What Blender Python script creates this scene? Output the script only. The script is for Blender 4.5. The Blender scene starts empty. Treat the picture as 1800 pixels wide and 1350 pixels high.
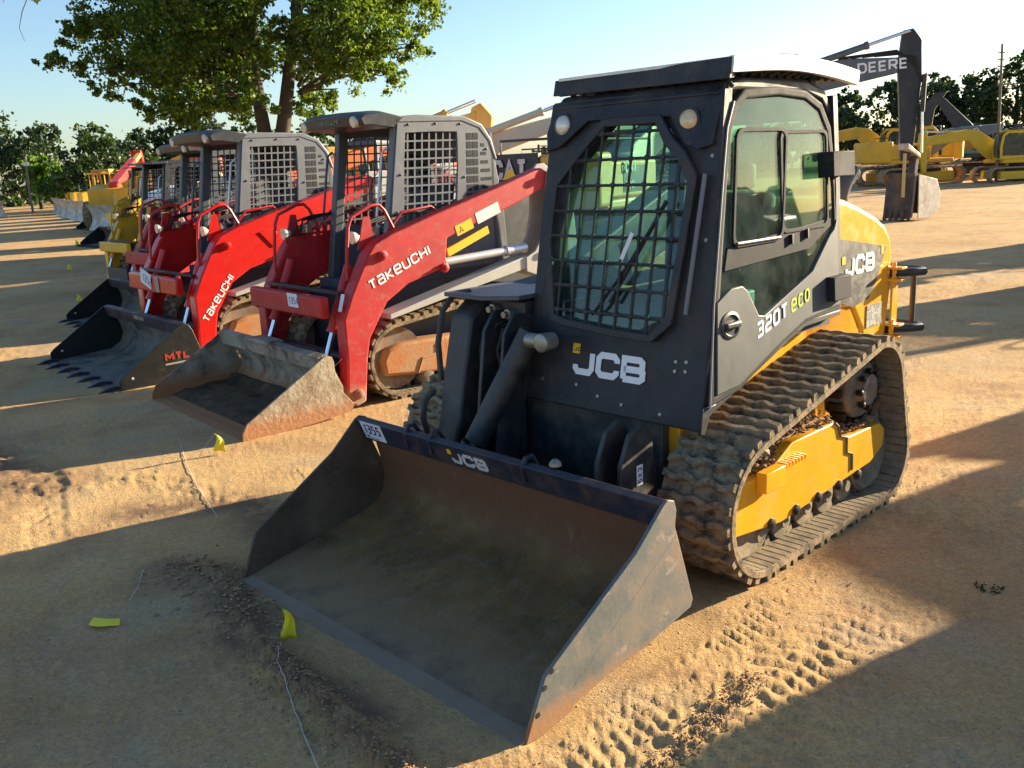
import bpy, bmesh, math, random
import numpy as np
from mathutils import Vector, Matrix
R = math.radians
scene = bpy.context.scene
COL = scene.collection

# ------------------------------------------------------------------ helpers
def lin(h):
    h = h.lstrip('#'); o = []
    for i in (0, 2, 4):
        c = int(h[i:i+2], 16) / 255
        o.append(c / 12.92 if c <= .04045 else ((c + .055) / 1.055) ** 2.4)
    return tuple(o)

def tag(o, label=None, cat=None, group=None, kind=None):
    if label: o['label'] = label
    if cat: o['category'] = cat
    if group: o['group'] = group
    if kind: o['kind'] = kind
    return o

def thing(name, label, cat, loc=(0, 0, 0), deg=0, group=None, scale=None):
    o = bpy.data.objects.new(name, None); COL.objects.link(o)
    o.empty_display_size = .2
    o.location = loc; o.rotation_euler = (0, 0, R(deg))
    if scale: o.scale = (scale,) * 3
    return tag(o, label, cat, group)

def copy_tree(o, parent=None):
    c = o.copy(); COL.objects.link(c)
    if parent: c.parent = parent
    for ch in list(o.children): copy_tree(ch, c)
    return c

class MB:
    def __init__(s): s.v = []; s.f = []
    def add(s, vs, fs):
        n = len(s.v); s.v += [tuple(map(float, p)) for p in vs]; s.f += [tuple(i + n for i in f) for f in fs]; return s
    def prism(s, poly, vec):
        n = len(poly); vec = Vector(vec)
        vs = [Vector(p) for p in poly]; vs += [p + vec for p in vs]
        fs = [tuple(range(n))[::-1], tuple(range(n, 2*n))] + [(i, (i+1) % n, n+(i+1) % n, n+i) for i in range(n)]
        return s.add(vs, fs)
    def px(s, poly, x0, x1): return s.prism([(x0, a, b) for a, b in poly], (x1-x0, 0, 0))
    def py(s, poly, y0, y1): return s.prism([(a, y0, b) for a, b in poly], (0, y1-y0, 0))
    def pz(s, poly, z0, z1): return s.prism([(a, b, z0) for a, b in poly], (0, 0, z1-z0))
    def box(s, x0, x1, y0, y1, z0, z1): return s.pz([(x0, y0), (x1, y0), (x1, y1), (x0, y1)], z0, z1)
    def ring(s, outer, inner, vec):
        n = len(outer); vec = Vector(vec)
        a = [Vector(p) for p in outer]; b = [Vector(p) for p in inner]
        vs = a + b + [p+vec for p in a] + [p+vec for p in b]; fs = []
        for i in range(n):
            j = (i+1) % n
            fs += [(i, j, n+j, n+i), (2*n+i, 3*n+i, 3*n+j, 2*n+j), (i, 2*n+i, 2*n+j, j), (n+i, n+j, 3*n+j, 3*n+i)]
        return s.add(vs, fs)
    def sweep(s, pts, rr, n=8, closed=False, cap=True, flat=1.0):
        pts = [Vector(p) for p in pts]; m = len(pts)
        if not hasattr(rr, '__len__'): rr = [rr]*m
        up = None; vs = []
        for i, p in enumerate(pts):
            if closed: t = pts[(i+1) % m] - pts[i-1]
            else: t = pts[min(i+1, m-1)] - pts[max(i-1, 0)]
            t.normalize()
            if up is None:
                up = Vector((0, 0, 1)) if abs(t.z) < .9 else Vector((1, 0, 0))
            a = t.cross(up); a.normalize(); b = a.cross(t); up = b.copy()
            for k in range(n):
                q = 2*math.pi*k/n
                vs.append(p + rr[i]*(math.cos(q)*a + flat*math.sin(q)*b))
        fs = []
        for i in range(m if closed else m-1):
            j = (i+1) % m
            for k in range(n):
                l = (k+1) % n; fs.append((i*n+k, i*n+l, j*n+l, j*n+k))
        if cap and not closed:
            fs += [tuple(range(n))[::-1], tuple((m-1)*n+k for k in range(n))]
        return s.add(vs, fs)
    def cyl(s, p0, p1, r, n=16, r1=None): return s.sweep([p0, p1], [r, r if r1 is None else r1], n)
    def lathe(s, c, axis, prof, n=20):
        """prof: (distance along axis, radius)"""
        ax = Vector(axis).normalized(); u = Vector((0, 0, 1)) if abs(ax.z) < .9 else Vector((1, 0, 0))
        a = ax.cross(u).normalized(); b = a.cross(ax); c = Vector(c); m = len(prof); vs = []
        for d, r in prof:
            for k in range(n):
                q = 2*math.pi*k/n; vs.append(c + ax*d + r*(math.cos(q)*a + math.sin(q)*b))
        fs = [(i*n+k, i*n+(k+1) % n, (i+1)*n+(k+1) % n, (i+1)*n+k) for i in range(m-1) for k in range(n)]
        fs += [tuple(range(n))[::-1], tuple((m-1)*n+k for k in range(n))]
        return s.add(vs, fs)
    def build(s, name, m, parent=None, bevel=0, smooth=35, seg=2, label=None, recalc=True, off=None):
        me = bpy.data.meshes.new(name); me.from_pydata(s.v, [], s.f)
        if recalc:
            bm = bmesh.new(); bm.from_mesh(me); bmesh.ops.recalc_face_normals(bm, faces=bm.faces); bm.to_mesh(me); bm.free()
        if smooth:
            me.shade_smooth(); me.set_sharp_from_angle(angle=R(smooth))
        o = bpy.data.objects.new(name, me); COL.objects.link(o)
        if m: me.materials.append(m)
        if parent: o.parent = parent
        if off: o.location = off
        if bevel:
            b = o.modifiers.new('Bevel', 'BEVEL'); b.width = bevel; b.segments = seg; b.limit_method = 'ANGLE'; b.angle_limit = R(35)
            b.harden_normals = False
        if label: o['label'] = label
        return o

# ------------------------------------------------------------------ materials
def mat(name, col, rough=.5, metal=0., var=.12, vscale=4., dirt=None, damt=.35, dscale=6., zdirt=None,
        zh=.5, bump=0., bscale=60., spec=.5, scratch=None, samt=.5, coat=0., glass=0.):
    m = bpy.data.materials.new(name); m.use_nodes = True
    nt = m.node_tree; N = nt.nodes; L = nt.links; b = N['Principled BSDF']
    def n(t, **k):
        o = N.new(t)
        for a, v in k.items(): setattr(o, a, v)
        return o
    tc = n('ShaderNodeTexCoord'); co = tc.outputs['Object']
    def noise(sc, det=5, ro=.6, vec=None):
        q = n('ShaderNodeTexNoise'); q.inputs['Scale'].default_value = sc; q.inputs['Detail'].default_value = det
        q.inputs['Roughness'].default_value = ro; L.new(vec or co, q.inputs['Vector']); return q.outputs['Fac']
    def ramp(src, a, c):
        q = n('ShaderNodeMapRange'); q.inputs[1].default_value = a; q.inputs[2].default_value = c; q.clamp = True
        L.new(src, q.inputs[0]); return q.outputs[0]
    def mix(fac, A, B):
        q = n('ShaderNodeMix', data_type='RGBA')
        if hasattr(fac, 'links'): L.new(fac, q.inputs[0])
        else: q.inputs[0].default_value = fac
        for src, sl in ((A, 6), (B, 7)):
            if hasattr(src, 'links'): L.new(src, q.inputs[sl])
            else: q.inputs[sl].default_value = (*src, 1)
        return q.outputs[2]
    def mul(a, c):
        q = n('ShaderNodeMath', operation='MULTIPLY')
        for i, s_ in enumerate((a, c)):
            if hasattr(s_, 'links'): L.new(s_, q.inputs[i])
            else: q.inputs[i].default_value = s_
        return q.outputs[0]
    lo = tuple(c*(1-var) for c in col); hi = tuple(min(1, c*(1+var)) for c in col)
    c = mix(ramp(noise(vscale), .3, .7), lo, hi)
    masks = []
    if scratch:
        mp = n('ShaderNodeMapping'); mp.inputs['Scale'].default_value = (30, 3, 6); mp.inputs['Rotation'].default_value = (.6, .3, .9)
        L.new(co, mp.inputs['Vector'])
        k = mul(ramp(noise(2.2, 3, .7, mp.outputs[0]), .62, .68), samt); c = mix(k, c, scratch)
    if dirt:
        k = mul(ramp(noise(dscale, 8, .68), .62-damt*.5, .62-damt*.5+.22), min(1, damt*1.8)); c = mix(k, c, dirt); masks.append(k)
    if zdirt:
        sx = n('ShaderNodeSeparateXYZ'); L.new(co, sx.inputs[0])
        q = n('ShaderNodeMapRange'); q.inputs[1].default_value = zh; q.inputs[2].default_value = 0; L.new(sx.outputs[2], q.inputs[0])
        ad = n('ShaderNodeMath', operation='ADD'); L.new(q.outputs[0], ad.inputs[0]); L.new(noise(9, 7, .7), ad.inputs[1])
        k = ramp(ad.outputs[0], .55, 1.15); c = mix(k, c, zdirt); masks.append(k)
    L.new(c, b.inputs['Base Color'])
    b.inputs['Metallic'].default_value = metal
    b.inputs['Specular IOR Level'].default_value = spec
    if coat: b.inputs['Coat Weight'].default_value = coat; b.inputs['Coat Roughness'].default_value = .12
    rr = n('ShaderNodeMapRange'); rr.inputs[3].default_value = max(.02, rough-.08); rr.inputs[4].default_value = min(1, rough+.12)
    L.new(noise(vscale*3, 4), rr.inputs[0]); rsrc = rr.outputs[0]
    for k in masks:
        q = n('ShaderNodeMix', data_type='FLOAT'); L.new(k, q.inputs[0]); L.new(rsrc, q.inputs[2]); q.inputs[3].default_value = .9; rsrc = q.outputs[0]
    L.new(rsrc, b.inputs['Roughness'])
    if bump:
        bp = n('ShaderNodeBump'); bp.inputs['Strength'].default_value = min(1, bump); bp.inputs['Distance'].default_value = .01
        L.new(noise(bscale, 6, .65), bp.inputs['Height']); L.new(bp.outputs[0], b.inputs['Normal'])
    return m

DUST = (.36, .235, .125)
def glassmat(name, tint=(.55, .72, .66), rough=.02, dust=.12):
    m = bpy.data.materials.new(name); m.use_nodes = True
    nt = m.node_tree; N = nt.nodes; L = nt.links
    for q in list(N): N.remove(q)
    out = N.new('ShaderNodeOutputMaterial'); tr = N.new('ShaderNodeBsdfTransparent'); tr.inputs[0].default_value = (*tint, 1)
    gl = N.new('ShaderNodeBsdfGlossy'); gl.inputs['Roughness'].default_value = rough; gl.inputs[0].default_value = (.9, .95, .95, 1)
    df = N.new('ShaderNodeBsdfDiffuse'); df.inputs[0].default_value = (.42, .46, .42, 1)
    lw = N.new('ShaderNodeLayerWeight'); lw.inputs['Blend'].default_value = .5
    pw = N.new('ShaderNodeMath'); pw.operation = 'POWER'; pw.inputs[1].default_value = 5; L.new(lw.outputs['Facing'], pw.inputs[0])
    fr = N.new('ShaderNodeMapRange'); fr.inputs[3].default_value = .035; fr.inputs[4].default_value = .9; L.new(pw.outputs[0], fr.inputs[0])
    tc = N.new('ShaderNodeTexCoord'); no = N.new('ShaderNodeTexNoise'); no.inputs['Scale'].default_value = 5; no.inputs['Detail'].default_value = 8
    no.inputs['Roughness'].default_value = .7
    L.new(tc.outputs['Object'], no.inputs['Vector'])
    mr = N.new('ShaderNodeMapRange'); mr.inputs[1].default_value = .35; mr.inputs[2].default_value = .75; mr.inputs[3].default_value = dust*.25; mr.inputs[4].default_value = dust*1.8
    L.new(no.outputs['Fac'], mr.inputs[0])
    m1 = N.new('ShaderNodeMixShader'); m2 = N.new('ShaderNodeMixShader')
    L.new(mr.outputs[0], m1.inputs[0]); L.new(tr.outputs[0], m1.inputs[1]); L.new(df.outputs[0], m1.inputs[2])
    L.new(fr.outputs[0], m2.inputs[0]); L.new(m1.outputs[0], m2.inputs[1]); L.new(gl.outputs[0], m2.inputs[2])
    L.new(m2.outputs[0], out.inputs[0]); return m

M = {}
def bucketmat():
    m = mat('bucket_worn_interior', (.17, .10, .036), .78, dirt=(.26, .20, .15), damt=.25, dscale=9, var=.5, vscale=2.6, scratch=(.30, .24, .18), samt=.35, bump=.9, bscale=24, spec=.25)
    nt = m.node_tree; N = nt.nodes; L = nt.links; b = N['Principled BSDF']; src = b.inputs['Base Color'].links[0].from_socket
    tc = N.new('ShaderNodeTexCoord'); sp = N.new('ShaderNodeSeparateXYZ'); L.new(tc.outputs['Object'], sp.inputs[0])
    def noise(sc, d=7, r=.7, vec=None):
        n = N.new('ShaderNodeTexNoise'); n.inputs['Scale'].default_value = sc; n.inputs['Detail'].default_value = d; n.inputs['Roughness'].default_value = r; L.new(vec or tc.outputs['Object'], n.inputs['Vector']); return n.outputs['Fac']
    def band(sock, nz, a, c, k=.5):
        ma = N.new('ShaderNodeMath'); ma.operation = 'MULTIPLY_ADD'; L.new(nz, ma.inputs[0]); ma.inputs[1].default_value = k; L.new(sock, ma.inputs[2])
        r = N.new('ShaderNodeMapRange'); r.inputs[1].default_value = a; r.inputs[2].default_value = c; L.new(ma.outputs[0], r.inputs[0]); return r.outputs[0]
    def mx(f, A, B):
        n = N.new('ShaderNodeMix'); n.data_type = 'RGBA'; L.new(f, n.inputs[0]); L.new(A, n.inputs[6]); n.inputs[7].default_value = (*B, 1); return n.outputs[2]
    mp = N.new('ShaderNodeMapping'); mp.inputs['Scale'].default_value = (9, 1.2, 1.2); mp.inputs['Rotation'].default_value = (0, 0, .35); L.new(tc.outputs['Object'], mp.inputs['Vector'])
    c = mx(band(sp.outputs[1], noise(3.0), .72, .28), src, (.26, .17, .098))          # dusty front third
    c = mx(band(sp.outputs[1], noise(5.0, 6, .6), .52, .22, .8), c, (.07, .058, .052))  # scoured dark patches at the edge
    c = mx(band(sp.outputs[2], noise(4.0), .42, .62, .6), c, (.15, .072, .038))          # redder rust up the back
    r = N.new('ShaderNodeMapRange'); r.inputs[1].default_value = .60; r.inputs[2].default_value = .72; r.inputs[4].default_value = .55; L.new(noise(2.0, 8, .75, mp.outputs[0]), r.inputs[0])
    c = mx(r.outputs[0], c, (.32, .25, .19)); L.new(c, b.inputs['Base Color']); return m
def mk():
    d = DUST
    M['jblack'] = mat('black_paint', (.018, .020, .026), .5, dirt=(.085, .078, .07), damt=.34, dscale=3.5, var=.3, zdirt=(.15, .105, .065), zh=.35, spec=.4, scratch=(.10, .09, .08), samt=.25)
    M['matt'] = mat('matt_black_plastic', (.02, .022, .028), .75, spec=.2, dirt=(.09, .08, .07), damt=.25)
    M['jdoor'] = mat('dark_grey_paint', (.078, .084, .088), .5, var=.1, dirt=(.22, .19, .15), damt=.12, dscale=7, spec=.4)
    M['jarm'] = mat('arm_black_paint', (.022, .025, .03), .42, dirt=(.13, .10, .07), damt=.3, dscale=7, var=.25)
    M['jrail'] = mat('bucket_rail_black', (.022, .026, .045), .42, dirt=(.11, .055, .03), damt=.3, dscale=8, var=.2)
    M['jinner'] = bucketmat()
    M['jplate'] = mat('bucket_side_steel', (.135, .145, .14), .5, dirt=(.23, .13, .07), damt=.36, dscale=4.0, var=.22, scratch=(.36, .30, .24), samt=.6, zdirt=(.27, .14, .065), zh=.13, bump=.15, bscale=40)
    M['jplatein'] = mat('bucket_side_inner', (.075, .048, .028), .65, dirt=(.19, .13, .08), damt=.3, dscale=3, var=.4, scratch=(.2, .15, .11), samt=.3, bump=.2)
    M['lip'] = mat('cutting_edge_steel', (.26, .18, .11), .85, spec=.2, dirt=(.27, .20, .14), damt=.55, dscale=5, var=.3, bump=.3, bscale=30)
    M['yellow'] = mat('yellow_paint', (.84, .385, .012), .3, coat=.4, var=.08, dirt=(.42, .26, .11), damt=.22, dscale=7, spec=.5)
    M['rubber'] = mat('track_rubber', (.055, .050, .042), .85, var=.3, vscale=10, dirt=(.33, .24, .145), damt=.55, dscale=14, bump=.5, bscale=50, spec=.2)
    M['rubberin'] = mat('track_rubber_inner', (.16, .135, .10), .85, var=.2, vscale=10, dirt=(.3, .23, .15), damt=.5, dscale=9, bump=.3, bscale=50, spec=.2)
    M['chrome'] = mat('chrome_rod', (.75, .8, .88), .12, 1., var=.03)
    M['steel'] = mat('worn_steel', (.24, .22, .20), .5, .3, var=.3, dirt=(.25, .14, .07), damt=.5, dscale=12, bump=.2)
    M['bolt'] = mat('bolt_steel', (.30, .29, .25), .4, .6, var=.2)
    M['white'] = mat('white_lettering', (.80, .81, .84), .4, var=.03)
    M['whiteworn'] = mat('worn_white_lettering', (.62, .62, .62), .5, var=.1, dirt=(.03, .03, .04), damt=.34, dscale=70)
    M['lime'] = mat('lime_lettering', (.50, .62, .05), .4, var=.03)
    M['decalyel'] = mat('decal_yellow', (.85, .52, .02), .4, var=.04)
    M['paper'] = mat('sticker_paper', (.72, .75, .84), .5, var=.03)
    M['ink'] = mat('marker_ink', (.02, .025, .12), .5, var=.02)
    M['inkblack'] = mat('black_ink', (.015, .015, .018), .5, var=.02)
    M['lamp'] = mat('lamp_lens', (.62, .58, .52), .15, .2, var=.15, vscale=30, coat=.8)
    M['lampw'] = mat('lamp_lens_amber', (.62, .45, .25), .2, .1, var=.15, vscale=30, coat=.8)
    M['seat'] = mat('seat_vinyl', (.03, .032, .035), .6, dirt=(.16, .13, .09), damt=.3)
    M['inside'] = mat('cab_interior', (.035, .036, .038), .7, dirt=(.12, .10, .08), damt=.3)
    M['rgreyt'] = mat('worn_grey_paint', (.150, .160, .180), .45, var=.07, dirt=(.33, .30, .26), damt=.15, dscale=8)
    M['rgreyd'] = mat('grey_paint_dark', (.075, .085, .10), .4, var=.08, dirt=(.2, .17, .13), damt=.18, dscale=8)
    M['rvisor'] = mat('charcoal_plastic', (.035, .038, .042), .35, var=.1, dirt=(.15, .13, .10), damt=.15)
    M['redold'] = mat('faded_red_paint', (.47, .012, .016), .5, var=.15, dirt=(.30, .11, .08), damt=.24, dscale=14, scratch=(.42, .33, .26), samt=.18, zdirt=(.34, .22, .14), zh=.25)
    M['rednew'] = mat('bright_red_paint', (.60, .010, .007), .32, var=.05, dirt=(.30, .10, .06), damt=.08, dscale=9, coat=.3)
    M['cream'] = mat('pale_grey_frame', (.42, .42, .39), .45, var=.07, dirt=(.36, .28, .2), damt=.25, dscale=7)
    M['silver'] = mat('silver_cylinder', (.62, .64, .66), .3, .5, var=.05)
    M['oldbucket'] = mat('rusty_old_bucket', (.155, .125, .095), .7, var=.4, vscale=5, dirt=(.38, .33, .26), damt=.5, dscale=5, scratch=(.22, .10, .05), samt=.5, zdirt=(.34, .15, .06), zh=.25, bump=.8, bscale=22)
    M['oldplate'] = mat('rusty_bucket_plate', (.24, .17, .11), .7, var=.3, vscale=4, dirt=(.50, .45, .33), damt=.45, dscale=6, zdirt=(.40, .19, .09), zh=.22, bump=.8, bscale=26)
    M['muck'] = mat('mud_in_bucket', (.10, .07, .045), .95, var=.4, vscale=8, bump=1., bscale=30, spec=.1)
    M['newbucket'] = mat('new_black_bucket', (.008, .010, .010), .42, var=.2, dirt=(.10, .08, .06), damt=.12)
    M['newfloor'] = mat('scuffed_bucket_floor', (.07, .075, .075), .45, .2, var=.3, dirt=(.2, .17, .13), damt=.5, dscale=4, scratch=(.2, .2, .2))
    M['rustframe'] = mat('rusty_roller_frame', (.34, .24, .13), .6, var=.2, dirt=(.42, .16, .05), damt=.55, dscale=4, bump=.3, bscale=30)
    M['hose'] = mat('hydraulic_hose', (.012, .012, .013), .45, var=.1)
    M['flag'] = mat('yellow_flag_vinyl', (.80, .66, .02), .5, var=.08)
    M['wire'] = mat('galvanised_wire', (.45, .36, .25), .4, .6)
    M['string'] = mat('pale_string', (.55, .53, .50), .8)
    M['glass'] = glassmat('cab_glass', (.62, .82, .72), dust=.07)
    M['glassf'] = glassmat('windscreen_glass', (.72, .86, .84), dust=.04)
    M['glassd'] = glassmat('dark_glass', (.35, .45, .42), dust=.12)
    M['exgold'] = mat('gold_paint', (.62, .36, .075), .45, var=.1, dirt=(.3, .22, .13), damt=.3, dscale=2)
    M['excream'] = mat('pale_cream_paint', (.62, .58, .44), .45, var=.08, dirt=(.36, .3, .2), damt=.25, dscale=2)
    M['exyel'] = mat('machine_yellow', (.78, .42, .015), .4, var=.08, dirt=(.34, .22, .1), damt=.3, dscale=2)
    M['exlemon'] = mat('lemon_yellow_paint', (.66, .44, .02), .4, var=.08, dirt=(.34, .22, .1), damt=.22, dscale=2)
    M['exblack'] = mat('black_machine_paint', (.02, .023, .03), .4, var=.2, dirt=(.12, .1, .08), damt=.2, dscale=2)
    M['exgrey'] = mat('slate_grey_paint', (.10, .115, .14), .4, var=.12, dirt=(.2, .18, .15), damt=.2, dscale=2)
    M['extrack'] = mat('dusty_steel_track', (.16, .115, .07), .8, var=.3, dirt=(.36, .25, .14), damt=.6, dscale=3, bump=.4)
    M['exwhite'] = mat('white_machine_paint', (.70, .70, .68), .4, var=.06, dirt=(.4, .33, .25), damt=.2)
    M['exgreen'] = mat('teal_green_paint', (.03, .20, .16), .4, var=.1)
    M['exred'] = mat('telehandler_red', (.60, .03, .02), .4, var=.1, dirt=(.3, .2, .15), damt=.2)
    M['exorange'] = mat('orange_paint', (.80, .16, .02), .4, var=.08)
    M['palesteel'] = mat('polished_bucket_side', (.55, .53, .48), .4, .1, var=.2, dirt=(.3, .2, .13), damt=.4, dscale=3)
    M['darksteel'] = mat('dark_bucket_steel', (.05, .045, .042), .55, var=.3, dirt=(.2, .13, .08), damt=.4, dscale=3)
    M['wood'] = mat('weathered_pole_wood', (.20, .155, .12), .8, var=.2, bump=.4)
    M['wooddowel'] = mat('pale_wood_stick', (.60, .42, .2), .7, var=.1)
mk()

# ------------------------------------------------------------------ lettering
G = {
 'J': (.92, [[(1, 1), (1, .2), (.85, 0), (.15, 0), (0, .18), (0, .34)]]),
 'C': (1, [[(1, .68), (1, .82), (.84, 1), (.16, 1), (0, .82), (0, .18), (.16, 0), (.84, 0), (1, .18), (1, .32)]]),
 'B': (1, [[(0, 0), (0, 1), (.82, 1), (.95, .88), (.95, .6), (.82, .5), (0, .5)], [(.82, .5), (1, .4), (1, .12), (.85, 0), (0, 0)]]),
 '0': (.9, [[(.16, 0), (.84, 0), (1, .18), (1, .82), (.84, 1), (.16, 1), (0, .82), (0, .18), (.16, 0)]]),
 'O': (1, [[(.2, 0), (.8, 0), (1, .2), (1, .8), (.8, 1), (.2, 1), (0, .8), (0, .2), (.2, 0)]]),
 'D': (1, [[(0, 0), (.75, 0), (1, .2), (1, .8), (.75, 1), (0, 1), (0, 0)]]),
 '1': (.35, [[(0, .8), (1, 1), (1, 0)]]),
 '2': (.9, [[(0, 1), (.85, 1), (1, .88), (1, .6), (.85, .5), (.15, .5), (0, .4), (0, 0), (1, 0)]]),
 '3': (.9, [[(0, 1), (.85, 1), (1, .88), (1, .6), (.85, .5), (.2, .5)], [(.85, .5), (1, .4), (1, .12), (.85, 0), (0, 0)]]),
 '4': (.9, [[(.8, 0), (.8, 1), (0, .3), (1, .3)]]),
 '5': (.9, [[(1, 1), (0, 1), (0, .55), (.8, .55), (1, .42), (1, .12), (.85, 0), (0, 0)]]),
 '7': (.8, [[(0, 1), (1, 1), (.3, 0)]]),
 '-': (.5, [[(0, .5), (1, .5)]]),
 'T': (.9, [[(0, 1), (1, 1)], [(.5, .95), (.5, 0)]]),
 'a': (.9, [[(0, 1), (.85, 1), (1, .86), (1, 0), (.15, 0), (0, .12), (0, .42), (.12, .54), (1, .54)]]),
 'k': (.9, [[(0, 0), (0, 1)], [(1, 1), (.1, .5), (1, 0)]]),
 'e': (.95, [[(0, .5), (1, .5), (1, .84), (.84, 1), (.16, 1), (0, .84), (0, .16), (.16, 0), (1, 0)]]),
 'u': (1, [[(0, 1), (0, .16), (.16, 0), (.84, 0), (1, .16), (1, 1)]]),
 'U': (1, [[(0, 1), (0, .16), (.16, 0), (.84, 0), (1, .16), (1, 1)]]),
 'c': (.85, [[(1, .8), (.75, 1), (.25, 1), (0, .75), (0, .25), (.25, 0), (.75, 0), (1, .2)]]),
 'o': (.85, [[(.25, 0), (.75, 0), (1, .25), (1, .75), (.75, 1), (.25, 1), (0, .75), (0, .25), (.25, 0)]]),
 'H': (1, [[(0, 0), (0, 1)], [(1, 0), (1, 1)], [(.05, .5), (.95, .5)]]),
 'I': (.02, [[(0, 0), (0, 1)]]),
 'A': (1, [[(0, 0), (.5, 1), (1, 0)], [(.2, .28), (.8, .28)]]),
 'E': (.85, [[(1, 1), (0, 1), (0, 0), (1, 0)], [(.05, .5), (.9, .5)]]),
 'R': (.95, [[(0, 0), (0, 1), (.82, 1), (1, .85), (1, .6), (.82, .45), (.05, .45)], [(.55, .45), (1, 0)]]),
 'M': (1.2, [[(0, 0), (0, 1), (.5, .4), (1, 1), (1, 0)]]),
 'L': (.8, [[(0, 1), (0, 0), (1, 0)]]),
 'V': (1, [[(0, 1), (.5, 0), (1, 1)]]),
 'X': (.9, [[(0, 0), (1, 1)], [(0, 1), (1, 0)]]),
 'S': (.9, [[(1, 1), (0, 1), (0, .5), (1, .5), (1, 0), (0, 0)]]),
 't': (.7, [[(.5, 1), (.5, 0), (1, 0)], [(0, .75), (1, .75)]]),
 'P': (.9, [[(0, 0), (0, 1), (.85, 1), (1, .85), (1, .6), (.85, .45), (.05, .45)]]),
}
def letters(txt, org, right, up, h, t, m, parent, name='lettering', aspect=1., gap=.28, shear=0., th=.002, lower=.74):
    """Stroke letters as thin raised vinyl on a plane."""
    right = Vector(right).normalized(); up = Vector(up).normalized(); nrm = right.cross(up).normalized(); org = Vector(org)
    mb = MB(); cx = 0.; tt = t*h; k = 0
    for ch in txt:
        if ch == ' ': cx += h*.45*aspect; continue
        w, strokes = G[ch]; hh = h*(lower if ch in 'co' or (ch == 'e' and lower < 1 and 'k' not in txt) else 1.)
        w = w*h*.8*aspect*(lower if hh < h else 1)
        for st in strokes:
            pts = [(cx + tt/2 + p[0]*w, tt/2 + p[1]*(hh-tt)) for p in st]
            closed = st[0] == st[-1]
            if closed: pts = pts[:-1]
            n = len(pts); Lf = []; Rt = []
            for i in range(n):
                p = Vector((*pts[i], 0)); a = Vector((*pts[i-1], 0)) if (i > 0 or closed) else None
                b = Vector((*pts[(i+1) % n], 0)) if (i < n-1 or closed) else None
                d1 = (p-a).normalized() if a is not None else (b-p).normalized(); d2 = (b-p).normalized() if b is not None else d1
                n1 = Vector((-d1.y, d1.x, 0)); n2 = Vector((-d2.y, d2.x, 0)); mm = (n1+n2)
                mm = mm.normalized() if mm.length > 1e-3 else n1; s = min(1.6, 1/max(.3, mm.dot(n1)))
                Lf.append(p + mm*s*tt/2); Rt.append(p - mm*s*tt/2)
            def W(q, z): return org + right*(q.x + shear*q.y) + up*q.y + nrm*z
            z0 = -.0005; z1 = th + .0002*k; vs = []; fs = []
            for q in range(n): vs += [W(Lf[q], z0), W(Rt[q], z0), W(Lf[q], z1), W(Rt[q], z1)]
            for q in range(n if closed else n-1):
                a = 4*q; c = 4*((q+1) % n)
                fs += [(a+2, a+3, c+3, c+2), (a, a+2, c+2, c), (a+1, c+1, c+3, a+3), (a, c, c+1, a+1)]
            if not closed: fs += [(0, 1, 3, 2), (4*n-4, 4*n-2, 4*n-1, 4*n-3)]
            mb.add(vs, fs); k = (k+1) % 3
        cx += w + tt + gap*h
    o = mb.build(name, m, parent, smooth=0); o['w'] = cx - gap*h; return o

def panel(org, right, up, w, h, m, parent, name='sticker', th=.0015, label=None):
    right = Vector(right).normalized(); up = Vector(up).normalized(); nrm = right.cross(up).normalized(); o = Vector(org)
    mb = MB().prism([o, o+right*w, o+right*w+up*h, o+up*h], nrm*th)
    return mb.build(name, m, parent, smooth=0, label=label)

# ------------------------------------------------------------------ rubber tracks
def hullpath(circles, n=160):
    pts = []
    for cy, cz, r in circles:
        for k in range(72):
            a = 2*math.pi*k/72; pts.append((cy+r*math.cos(a), cz+r*math.sin(a)))
    pts = sorted(set(pts))
    def half(ps):
        h = []
        for p in ps:
            while len(h) > 1 and (h[-1][0]-h[-2][0])*(p[1]-h[-2][1]) - (h[-1][1]-h[-2][1])*(p[0]-h[-2][0]) <= 0: h.pop()
            h.append(p)
        return h
    H = half(pts)[:-1] + half(pts[::-1])[:-1]
    P_ = np.array(H + [H[0]]); s = np.concatenate([[0], np.cumsum(np.linalg.norm(np.diff(P_, axis=0), axis=1))])
    t = np.linspace(0, s[-1], n, endpoint=False)
    out = np.stack([np.interp(t, s, P_[:, 0]), np.interp(t, s, P_[:, 1])], 1)
    d = np.roll(out, -1, 0) - np.roll(out, 1, 0); d /= np.linalg.norm(d, axis=1)[:, None]
    nr = np.stack([d[:, 1], -d[:, 0]], 1)     # outward for counter-clockwise hull
    return out, nr, s[-1]

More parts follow.
